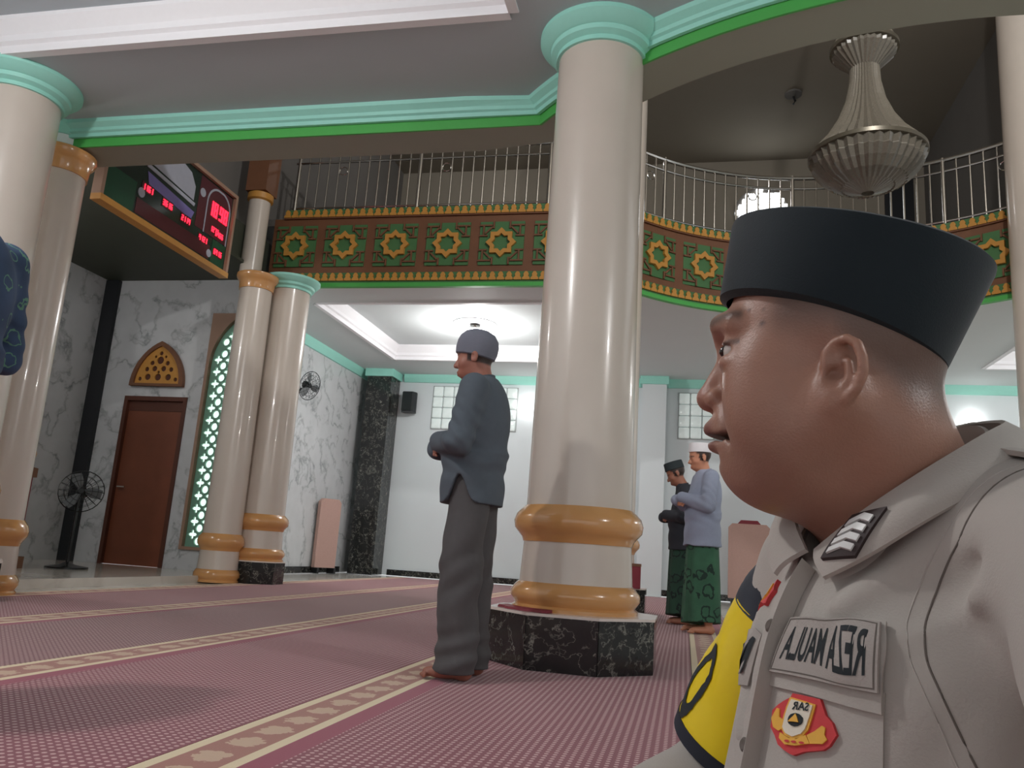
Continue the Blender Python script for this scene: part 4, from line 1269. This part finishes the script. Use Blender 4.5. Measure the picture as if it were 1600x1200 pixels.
def off_tone(V):
    Q = (V-HC)@HR; x, y, z = Q[:, 0], Q[:, 1], Q[:, 2]
    c = np.tile(SKIN_O, (len(V), 1))
    a = np.abs(y)
    hairc = np.array(rgb(78,68,64)[:3])
    side = smooth(.055,.025,x)*smooth(-.02,.02,z-.030+.9*np.clip(-x-.01,0,.06))*smooth(.03,.05,a+np.clip(-x,0,1)*.6)
    ear = (ear_sdf(np.stack([x,a,z],1)) < .003)
    side = np.where(ear, 0, side)
    stub = np.exp(-((x-.045)/.05)**2-((z+.085)/.035)**2)
    c = mixc(c, hairc, .22*stub)
    c = mixc(c, hairc, side*.72*(z > -.075))
    brow = np.exp(-((z-.047)/.0055)**2)*smooth(.062,.068,x)*smooth(.006,.012,a)
    c = mixc(c, np.array(rgb(60,48,44)[:3]), brow*.75)
    lips = np.exp(-((z+.056)/.014)**4)*smooth(.084,.090,x)*smooth(.028,.02,a)
    c = mixc(c, np.array(rgb(122,76,70)[:3]), lips*.75)
    gap_shade = np.exp(-((z+.057)/.0035)**2)*smooth(.066,.074,x)*smooth(.040,.034,a)  # shade between the lips and at the mouth corners, painted into the skin
    c = mixc(c, np.array(rgb(44,26,24)[:3]), gap_shade*.8)
    concha_shade = np.exp(-((x+.014)/.009)**2-((z+.012)/.013)**2)*(a > .07)  # shade of the ear hollow, painted as darker skin
    c = mixc(c, SKIN_O*np.array([.55,.48,.46]), concha_shade*.7)
    nose = np.exp(-((x-.110)/.014)**2-(y/.016)**2-((z+.016)/.014)**2)
    c = mixc(c, np.array(rgb(150,92,84)[:3]), nose*.5)
    lash = np.exp(-((z-.0225)/.0022)**2)*(x > .066)*(np.abs(a-.040) < .020)
    c = mixc(c, np.array(rgb(40,30,28)[:3]), lash*.8)
    for mx_, mz_, r in ((.046,.036,.0028), (.060,.050,.0016), (.046,.048,.0014)):
        m = np.exp(-(((x-mx_)/r)**2+((z-mz_)/r)**2))*(y > .03)
        c = mixc(c, np.array(rgb(58,38,34)[:3]), m*.9)
    return c
def join_mesh(a, b):
    bm = bmesh.new(); bm.from_mesh(a); bm.from_mesh(b)
    me = bpy.data.meshes.new(a.name); bm.to_mesh(me); bm.free(); me.shade_smooth()
    return me
me = join_mesh(sdf_mesh('body', off_body, (-.10,-.14,.585), (.22,.14,.90), .0026, B=8),
               sdf_mesh('body_low', off_torso, (-.22,-.40,.0), (.52,.56,.66), .009))
paint(me, off_tone)
M['skin_o'] = vcol_mat('skin_o', rough=.42, noise=.05, scale=120, bump=.10, bscale=500, spec=.45, sss=.10)
part('body', me, M['skin_o'], officer)
M['eye'] = mat('eye', rgb(196,186,180), .15, noise=.03)
M['iris'] = mat('iris', rgb(40,26,20), .1, noise=.03)
for k in (1, -1):
    c = HC+HR@np.array((.0722,k*.0385,.0180))
    e = part('eye', MB().lathe([(.0125*math.cos(a), .0125*math.sin(a)) for a in [-PI/2+PI*i/12 for i in range(13)]], 20, cap=False), M['eye'], officer, loc=tuple(c), smooth=True)
    d = HR@np.array((.0112,0,0))
    part('iris', MB().lathe([(.0052*math.cos(a), .0052*math.sin(a)) for a in [-PI/2+PI*i/8 for i in range(9)]], 16, cap=False), M['iris'], e, loc=tuple(d), smooth=True)
M['uniform'] = mat('uniform', rgb(178,170,163), .8, noise=.03, scale=12, bump=.10, bscale=500, sheen=.1)
me = sdf_mesh('shirt', off_shirt, (-.24,-.40,.08), (.48,.56,.70), .0042, B=8)
shirt_o = part('shirt', me, M['uniform'], officer)
SHIRT_BVH = BVHTree.FromPolygons([v.co.copy() for v in me.vertices], [tuple(p.vertices) for p in me.polygons])
# trousers
def off_low(P):
    D = ell(P, (.02,0,.13), (.16,.20,.13))
    for k in (1, -1):
        D = su(D, cap(P, (.0,k*.09,.12), (.30,k*.30,.13), .105, .08), .04)
        D = su(D, cap(P, (.30,k*.30,.13), (.32,k*.02,.07), .075, .06), .03)
    D = D+.003*np.sin(40*P[:, 0]+50*P[:, 1])
    return np.maximum(D, .004-P[:, 2])
M['uniform_dark'] = mat('uniform_dark', rgb(74,66,58), .85, noise=.05, scale=20, bump=.1, bscale=300)
part('trousers', sdf_mesh('trousers', off_low, (-.24,-.44,-.03), (.46,.44,.30), .009), M['uniform_dark'], officer)
# peci
def peci_mesh():
    mb = MB(); n = 72
    rows = []
    ct, st_ = math.cos(math.radians(17)), math.sin(math.radians(17))
    up = Vector((-st_,0,ct)); ax = Vector((ct,0,st_))
    b0 = Vector((.003,0,.046))
    for t, rx, ry in ((-.04,.094,.076),(.0,.1015,.0865),(.05,.1022,.0872),(.5,.1075,.0878),(.95,.1130,.0885),(1.0,.1125,.0880),(1.025,.109,.0855),(1.07,.080,.064),(1.10,.040,.033),(1.11,.002,.002)):
        row = []
        for i in range(n):
            a = 2*PI*i/n
            h = .0815-.0095*math.cos(a)*min(1, rx/.1)
            p = b0+up*(t*h)+ax*(rx*math.cos(a)+.004*max(0,min(1,t)))+Vector((0, ry*math.sin(a), 0))
            if t < .1: p += up*(.006*math.sin(a)**2)
            row.append(len(mb.v)); mb.v.append(tuple(p))
        rows.append(row)
    for r0, r1 in zip(rows, rows[1:]):
        for i in range(n):
            j = (i+1) % n
            mb.f.append((r0[i], r0[j], r1[j], r1[i]))
    return mb
me = peci_mesh().mesh('peci', True)
me.transform(Matrix.Translation(Vector(HC))@Matrix(HR.tolist()).to_4x4())
M['velvet'] = mat('velvet', rgb(22,32,38), .75, noise=.06, scale=40, bump=.06, bscale=600, sheen=.12, spec=.25)
part('peci', me, M['velvet'], officer)

# ---- helpers that lay pieces on the shirt
def conform(me, corners, off=.001, bvh=None):
    """mesh with x,y in 0..1 laid on the shirt between four corner points (TL,TR,BR,BL); z becomes height"""
    TL, TR, BR, BL = [Vector(c) for c in corners]
    b = bvh or SHIRT_BVH
    for v in me.vertices:
        u, w = v.co.x, v.co.y
        p = (TL*(1-u)+TR*u)*w+(BL*(1-u)+BR*u)*(1-w)
        q, nrm, _, _ = b.find_nearest(p)
        v.co = q+nrm*(off+v.co.z)
    return me
def grid_slab(nu, nv, h, x0=0, x1=1, y0=0, y1=1):
    mb = MB()
    for k in (0, h):
        for j in range(nv+1):
            for i in range(nu+1):
                mb.v.append((x0+(x1-x0)*i/nu, y0+(y1-y0)*j/nv, k))
    n = (nu+1)*(nv+1)
    for j in range(nv):
        for i in range(nu):
            a = j*(nu+1)+i
            mb.f.append((n+a, n+a+1, n+a+nu+2, n+a+nu+1)); mb.f.append((a, a+nu+1, a+nu+2, a+1))
    ring = [i for i in range(nu+1)]+[j*(nu+1)+nu for j in range(1, nv+1)]+[nv*(nu+1)+i for i in range(nu-1, -1, -1)]+[j*(nu+1) for j in range(nv-1, 0, -1)]
    for i, a in enumerate(ring):
        b = ring[(i+1) % len(ring)]
        mb.f.append((a, b, n+b, n+a))
    return mb
def catmull(pts, s):
    n = len(pts)-1; f = min(max(s, 0), 1)*n; i = min(int(f), n-1); u = f-i
    P0, P1, P2, P3 = [Vector(pts[min(max(i+k, 0), n)]) for k in (-1, 0, 1, 2)]
    return .5*((2*P1)+(P2-P0)*u+(2*P0-5*P1+4*P2-P3)*u*u+(3*P1-P0-3*P2+P3)*u**3)
# ---- collar
C_TOP = [(.100,.006,.588), (.086,.046,.618), (.056,.076,.650), (.004,.080,.684), (-.042,.054,.704), (-.056,0,.712)]
C_BOT = [(.112,.036,.566), (.098,.072,.585), (.064,.100,.616), (.004,.106,.650), (-.052,.072,.672), (-.074,0,.680)]
def leaf(s, t, k=1, h=0.0):
    a, b = catmull(C_TOP, s), catmull(C_BOT, s)
    p = a.lerp(b, t)
    out = Vector((p.x-.01, p.y, 0)).normalized()
    p = p+out*(.010*math.sin(PI*t)*(.4+.6*min(1, s*3)))+(out*.8+Vector((0,0,.6)))*h
    return Vector((p.x, p.y*k, p.z))
def leaf_slab(k, h0, h1, s0, s1, t0, t1, ns=24, nt=6):
    g = grid_slab(ns, nt, 1.0)
    g.v = [tuple(leaf(s0+(s1-s0)*u, t0+(t1-t0)*w, k, h0+(h1-h0)*z)) for u, w, z in g.v]
    return g
for k in (1, -1):
    part('collar', leaf_slab(k, 0, .004, 0, 1, 0, 1), M['uniform'], officer, smooth=True)
cs = MB(); n = 40
for i in range(n+1):
    a = -2.85+5.7*i/n
    ca, sa = math.cos(a+PI), math.sin(a+PI)
    zt = .648-.062*ca; 
    for r, dz in ((.079,-.045), (.076,0), (.073,0), (.076,-.045)):
        cs.v.append((.024-.008*dz/.045+r*ca*1.02, r*sa, zt+dz))
for i in range(n):
    for q in range(4): cs.f.append((i*4+q, (i+1)*4+q, (i+1)*4+(q+1)%4, i*4+(q+1)%4))
part('collar_stand', cs, M['uniform'], officer, smooth=True)
# ---- insignia, pockets, seams
M['patch_cloth'] = mat('patch_cloth', rgb(170,161,155), .85, noise=.03, scale=30, bump=.12, bscale=600)
M['thread'] = mat('thread', rgb(30,36,40), .8, noise=.08, scale=90)
M['seam'] = mat('seam', rgb(104,96,90), .9, noise=.05)
M['badge_red'] = mat('badge_red', rgb(206,62,66), .7, noise=.08, scale=120)
M['badge_gold'] = mat('badge_gold', rgb(236,178,70), .6, noise=.1, scale=120)
M['badge_white'] = mat('badge_white', rgb(232,222,204), .7, noise=.04, scale=120)
M['rank_black'] = mat('rank_black', rgb(50,36,36), .6, noise=.1, scale=80)
M['rank_silver'] = mat('rank_silver', rgb(226,226,224), .35, noise=.04, scale=80)
M['armband'] = mat('armband', rgb(240,208,20), .45, noise=.06, scale=25)
M['armband_navy'] = mat('armband_navy', rgb(28,32,46), .7, noise=.08, scale=40)
FLAP = [(.122,.013,.533), (.096,.088,.538), (.106,.098,.490), (.136,.004,.490)]
POCK = [(.136,.004,.492), (.106,.098,.492), (.118,.104,.36), (.155,.002,.36)]
BADGE = [(.138,.014,.476), (.118,.070,.483), (.130,.074,.441), (.147,.018,.433)]
class FlapMap:
    """smooth control net over the chest, so stiff patches bridge the folds"""
    def __init__(s, corners, nu=4, nv=3):
        TL, TR, BR, BL = [Vector(c) for c in corners]
        s.nu, s.nv, s.g = nu, nv, []
        for j in range(nv+1):
            row = []
            for i in range(nu+1):
                u, w = i/nu, j/nv
                p = (TL*(1-u)+TR*u)*w+(BL*(1-u)+BR*u)*(1-w)
                q, n, _, _ = SHIRT_BVH.find_nearest(p)
                row.append(q)
            s.g.append(row)
        s.n = ((TR-TL).cross(TL-BL)).normalized()
        if s.n.x < 0: s.n = -s.n
    def __call__(s, u, w):
        rows = [catmull(r, u) for r in s.g]
        return catmull(rows, w)
def conform_flap(me, fm, off):
    for v in me.vertices:
        v.co = fm(v.co.x, v.co.y)+fm.n*(off+v.co.z)
    return me
def flat(polys, z=0.0):
    """filled 2D outlines as a subdivided flat mesh with x,y in 0..1"""
    me = curve_panel('flat', polys[0], polys[1:], .0)
    return me
def solid(poly, h, inset=None):
    """low relief: outline prism with finely split top so it can bend over the cloth"""
    bm = bmesh.new()
    vs = [bm.verts.new((x, y, h)) for x, y in poly]
    f = bm.faces.new(vs)
    bmesh.ops.triangulate(bm, faces=[f])
    bmesh.ops.subdivide_edges(bm, edges=bm.edges[:], cuts=2, use_grid_fill=True)
    be = [e for e in bm.edges if e.is_boundary]
    r = bmesh.ops.extrude_edge_only(bm, edges=be)
    for v in [g for g in r['geom'] if isinstance(g, bmesh.types.BMVert)]:
        v.co.z = -.002
    me = bpy.data.meshes.new('relief'); bm.to_mesh(me); bm.free()
    return me
part('pocket', conform(grid_slab(16, 20, .002).mesh('pocket', True), POCK, .0002), M['uniform'], officer)
FM = FlapMap(FLAP)
part('pocket_flap', conform(grid_slab(18, 10, .003).mesh('pocket_flap', True), [FLAP[0], FLAP[1], (.108,.099,.478), (.138,.003,.480)], .0022), M['uniform'], officer)
tag = part('name_patch', conform_flap(grid_slab(24, 12, .0022).mesh('name_patch', True), FM, .0075), M['patch_cloth'], officer)
def text_on(body, corners, off, x0, x1, y0, y1, mirror=True, bold=.02, fm=None):
    me = text_mesh(body, 1.0, 0.0, bold)
    bm = bmesh.new(); bm.from_mesh(me)
    bmesh.ops.subdivide_edges(bm, edges=bm.edges[:], cuts=1)
    bm.to_mesh(me); bm.free()
    xs = [v.co.x for v in me.vertices]; ys = [v.co.y for v in me.vertices]
    for v in me.vertices:
        u = (v.co.x-min(xs))/(max(xs)-min(xs)); w = (v.co.y-min(ys))/(max(ys)-min(ys))
        if mirror: u = 1-u
        v.co = (x0+(x1-x0)*u, y0+(y1-y0)*w, 0)
    return conform_flap(me, fm, off) if fm else conform(me, corners, off)
part('name_letters', text_on('REZA MAUL.A', FLAP, .0101, .10, .90, .24, .80, fm=FM), M['thread'], tag, label='dark embroidered name letters, mirrored')
for (a, b, c, d) in ((.03,.97,.93,.955), (.03,.97,.06,.085), (.02,.035,.06,.95), (.955,.97,.06,.95)):
    part('stitch_line', conform_flap(grid_slab(14 if b-a > .5 else 1, 1 if b-a > .5 else 10, .0006, a, b, c, d).mesh('stitch_line'), FM, .0094), M['seam'], tag)
def nb(pts): return [((x-240)/820, 1-(y-180)/880) for x, y in pts]
bd = part('badge', conform(solid(nb([(510,180),(840,230),(880,340),(920,450),(1000,540),(1060,700),(1000,860),(940,930),(740,990),(620,1060),(500,1000),(400,930),(330,800),(245,690),(240,440),(330,350),(430,280),(490,240)]), .0025), BADGE, .003), M['badge_red'], officer, label='red and gold shield badge on the chest pocket')
def bpart(name, pts, off, m): part(name, conform(solid(nb(pts), .0012), BADGE, off), M[m], bd)
bpart('shield_border', [(500,240),(805,315),(785,480),(755,690),(705,790),(600,840),(495,790),(430,690),(445,540),(465,390)], .0055, 'badge_gold')
bpart('shield', [(528,272),(778,335),(760,480),(730,680),(690,755),(600,805),(512,765),(462,680),(475,540),(495,400)], .0064, 'badge_white')
bpart('hand_emblem', [(330,410),(370,420),(385,540),(440,570),(450,700),(400,740),(310,690),(260,560)], .0055, 'badge_gold')
bpart('hand_emblem', [(900,600),(940,620),(940,720),(975,780),(930,850),(800,870),(750,760),(830,690)], .0055, 'badge_gold')
bpart('ribbon', [(430,760),(560,830),(650,830),(740,760),(800,870),(640,925),(520,925),(430,840)], .0058, 'badge_gold')
bpart('emblem_disc', [(615+85*math.cos(a), 565+95*math.sin(a)) for a in [2*PI*i/16 for i in range(16)]], .0072, 'thread')
bpart('emblem_triangle', [(620,480),(665,600),(545,600)], .0080, 'badge_gold')
part('badge_letters', text_on('SAR', BADGE, .0082, .39, .62, .72, .86), M['thread'], bd)
part('ribbon_letters', text_on('...', BADGE, .0078, .34, .62, .19, .23), M['badge_red'], bd)
# placket with buttons, far chest patch and badge
PLK = [(.104,-.030,.573), (.104,.004,.576), (.160,.006,.30), (.160,-.030,.30)]
g = grid_slab(4, 40, 1.0)
g.v = [(x, y, z*(.003+.013*x**2)) for x, y, z in g.v]
part('placket', conform(g.mesh('placket', True), PLK, .0005), M['uniform'], officer)
for w in (.80, .47, .14):
    p = Vector(PLK[0]).lerp(Vector(PLK[1]), .5)*w+Vector(PLK[3]).lerp(Vector(PLK[2]), .5)*(1-w)
    q, nrm, _, _ = SHIRT_BVH.find_nearest(p)
    o = part('button', MB().lathe([(.0055,0),(.0058,.0015),(.004,.003),(0,.0025)], 16, cap=False), M['seam'], officer, loc=tuple(q+nrm*.006), smooth=True)
    o.rotation_euler = nrm.to_track_quat('Z', 'Y').to_euler()
FARP = [(.112,-.078,.520), (.125,-.032,.515), (.136,-.032,.472), (.125,-.082,.472)]
fp_ = part('unit_patch', conform(grid_slab(10, 8, .002).mesh('unit_patch', True), FARP, .0012), M['patch_cloth'], officer)
part('patch_letter', text_on('M', FARP, .0042, .30, .85, .2, .85), M['thread'], fp_)
BD2 = [(.080,-.085,.562), (.100,-.045,.560), (.116,-.045,.528), (.100,-.090,.528)]
b2 = part('badge', conform(solid([(x*.5+.5, y*.5+.5) for x, y in [(math.cos(2*PI*i/14)*(1 if i % 2 else .82), math.sin(2*PI*i/14)*(1 if i % 2 else .82)) for i in range(14)]], .002), BD2, .002), M['badge_red'], officer, label='small red and yellow badge on the far chest')
part('emblem', conform(solid([(.3,.2),(.7,.2),(.8,.55),(.62,.85),(.5,.6),(.38,.85),(.2,.55)], .0012), BD2, .004), M['badge_gold'], b2)
# sleeve seam, epaulette
def on_shirt(pts, off, n):
    out = []
    for i in range(n+1):
        q, nrm, _, _ = SHIRT_BVH.find_nearest(catmull(pts, i/n)); out.append(q+nrm*off)
    return out
seam_pts = [(-.03,.150,.665), (.019,.134,.653), (.057,.116,.602), (.072,.102,.552), (.084,.111,.522), (.083,.123,.497), (.070,.140,.45)]
part('sleeve_seam', MB().tube(on_shirt(seam_pts, -.0002, 40), .0009, 6), M['seam'], officer, smooth=True)
part('sleeve_seam', MB().tube(on_shirt([(x+.004, y-.012, z) for x, y, z in seam_pts], .0, 40), .0006, 6), M['uniform'], officer, smooth=True)
EP = [(-.045,.070,.70), (-.045,.185,.67), (.006,.190,.67), (.010,.070,.70)]
ep = part('epaulette', conform(grid_slab(16, 6, .004).mesh('epaulette', True), EP, .003), M['uniform'], officer)
q, nrm, _, _ = SHIRT_BVH.find_nearest(Vector((-.018,.085,.69)))
o = part('epaulette_button', MB().lathe([(.006,0),(.0062,.002),(.004,.004),(0,.004)], 16, cap=False), M['seam'], ep, loc=tuple(q+nrm*.007), smooth=True)
# rank patch on the near collar leaf
def rank_st(u, w): return .05+.13*u+.11*w, .62-.58*u+.34*w
def rank_slab(h0, h1, nu=14, nv=6):
    g = grid_slab(nu, nv, 1.0)
    g.v = [tuple(leaf(*rank_st(u, w), 1, h0+(h1-h0)*z)) for u, w, z in g.v]
    return g
rk = part('rank_patch', rank_slab(.004, .0075), M['rank_black'], officer, smooth=True, label='dark collar patch with four silver chevrons')
for i in range(4):
    c0 = .10+.20*i
    ch = MB(); n = 10
    for h in (0, 1):
        for j in range(n+1):
            w = .16+.68*j/n
            v = c0+.10*(1-abs(2*j/n-1))
            for dv in (0, .13):
                ch.v.append(tuple(leaf(*rank_st(v+dv, w), 1, .0075+.002*h)))
    N = 2*(n+1)
    for j in range(n):
        a = 2*j
        ch.f += [(a,a+1,a+3,a+2), (N+a,N+a+2,N+a+3,N+a+1), (a,a+2,N+a+2,N+a), (a+1,N+a+1,N+a+3,a+3)]
    ch.f += [(0,N,N+1,1), (2*n,2*n+1,N+2*n+1,N+2*n)]
    part('chevron', ch, M['rank_silver'], rk)
# armband on the far arm
A0, A1 = Vector((.0,-.190,.510)), Vector((.030,-.250,.380))
ax_ = (A1-A0).normalized(); e1 = ax_.cross(Vector((0,0,1))).normalized(); e2 = ax_.cross(e1)
def sleeve_ring(v0, v1, r0, r1, thick, nv=14, na=48, wob=.003):
    mb = MB()
    for k in (0, 1):
        for j in range(nv+1):
            v = v0+(v1-v0)*j/nv
            for i in range(na):
                a = 2*PI*i/na
                r = r0+(r1-r0)*j/nv+wob*math.sin(5*a+9*v)*math.sin(PI*j/nv)+(thick if k else 0)
                mb.v.append(tuple(A0+(A1-A0)*v+(e1*math.cos(a)+e2*math.sin(a))*r))
    N = (nv+1)*na
    for j in range(nv):
        for i in range(na):
            i2 = (i+1) % na
            mb.f += [(N+j*na+i, N+j*na+i2, N+(j+1)*na+i2, N+(j+1)*na+i), (j*na+i, (j+1)*na+i, (j+1)*na+i2, j*na+i2)]
    for j in (0, nv):
        for i in range(na):
            i2 = (i+1) % na
            mb.f.append((j*na+i, j*na+i2, N+j*na+i2, N+j*na+i))
    return mb
ab_me = sleeve_ring(-.05, .97, .067, .074, .003).mesh('armband', True)
ab = part('armband', ab_me, M['armband'], officer, label='yellow armband with black trim on the far arm')
part('armband_hem', sleeve_ring(0.95, 1.06, .073, .072, .005, 3, 48, 0), M['armband_navy'], ab, smooth=True)
part('armband_top', sleeve_ring(-.40, -.03, .060, .0675, .003, 8), M['armband_navy'], ab, smooth=True)
AB_BVH = BVHTree.FromPolygons([v.co.copy() for v in ab_me.vertices], [tuple(p.vertices) for p in ab_me.polygons])
me = text_mesh('O', 1.0, 0, .03)
bm = bmesh.new(); bm.from_mesh(me); bmesh.ops.subdivide_edges(bm, edges=bm.edges[:], cuts=2); bm.to_mesh(me); bm.free()
xs = [v.co.x for v in me.vertices]; ys = [v.co.y for v in me.vertices]
for v in me.vertices: v.co = ((v.co.x-min(xs))/(max(xs)-min(xs)), (v.co.y-min(ys))/(max(ys)-min(ys)), 0)
part('armband_letter', conform(me, [(.085,-.25,.49), (.105,-.20,.50), (.130,-.225,.415), (.105,-.275,.405)], .0012, AB_BVH), M['thread'], ab)
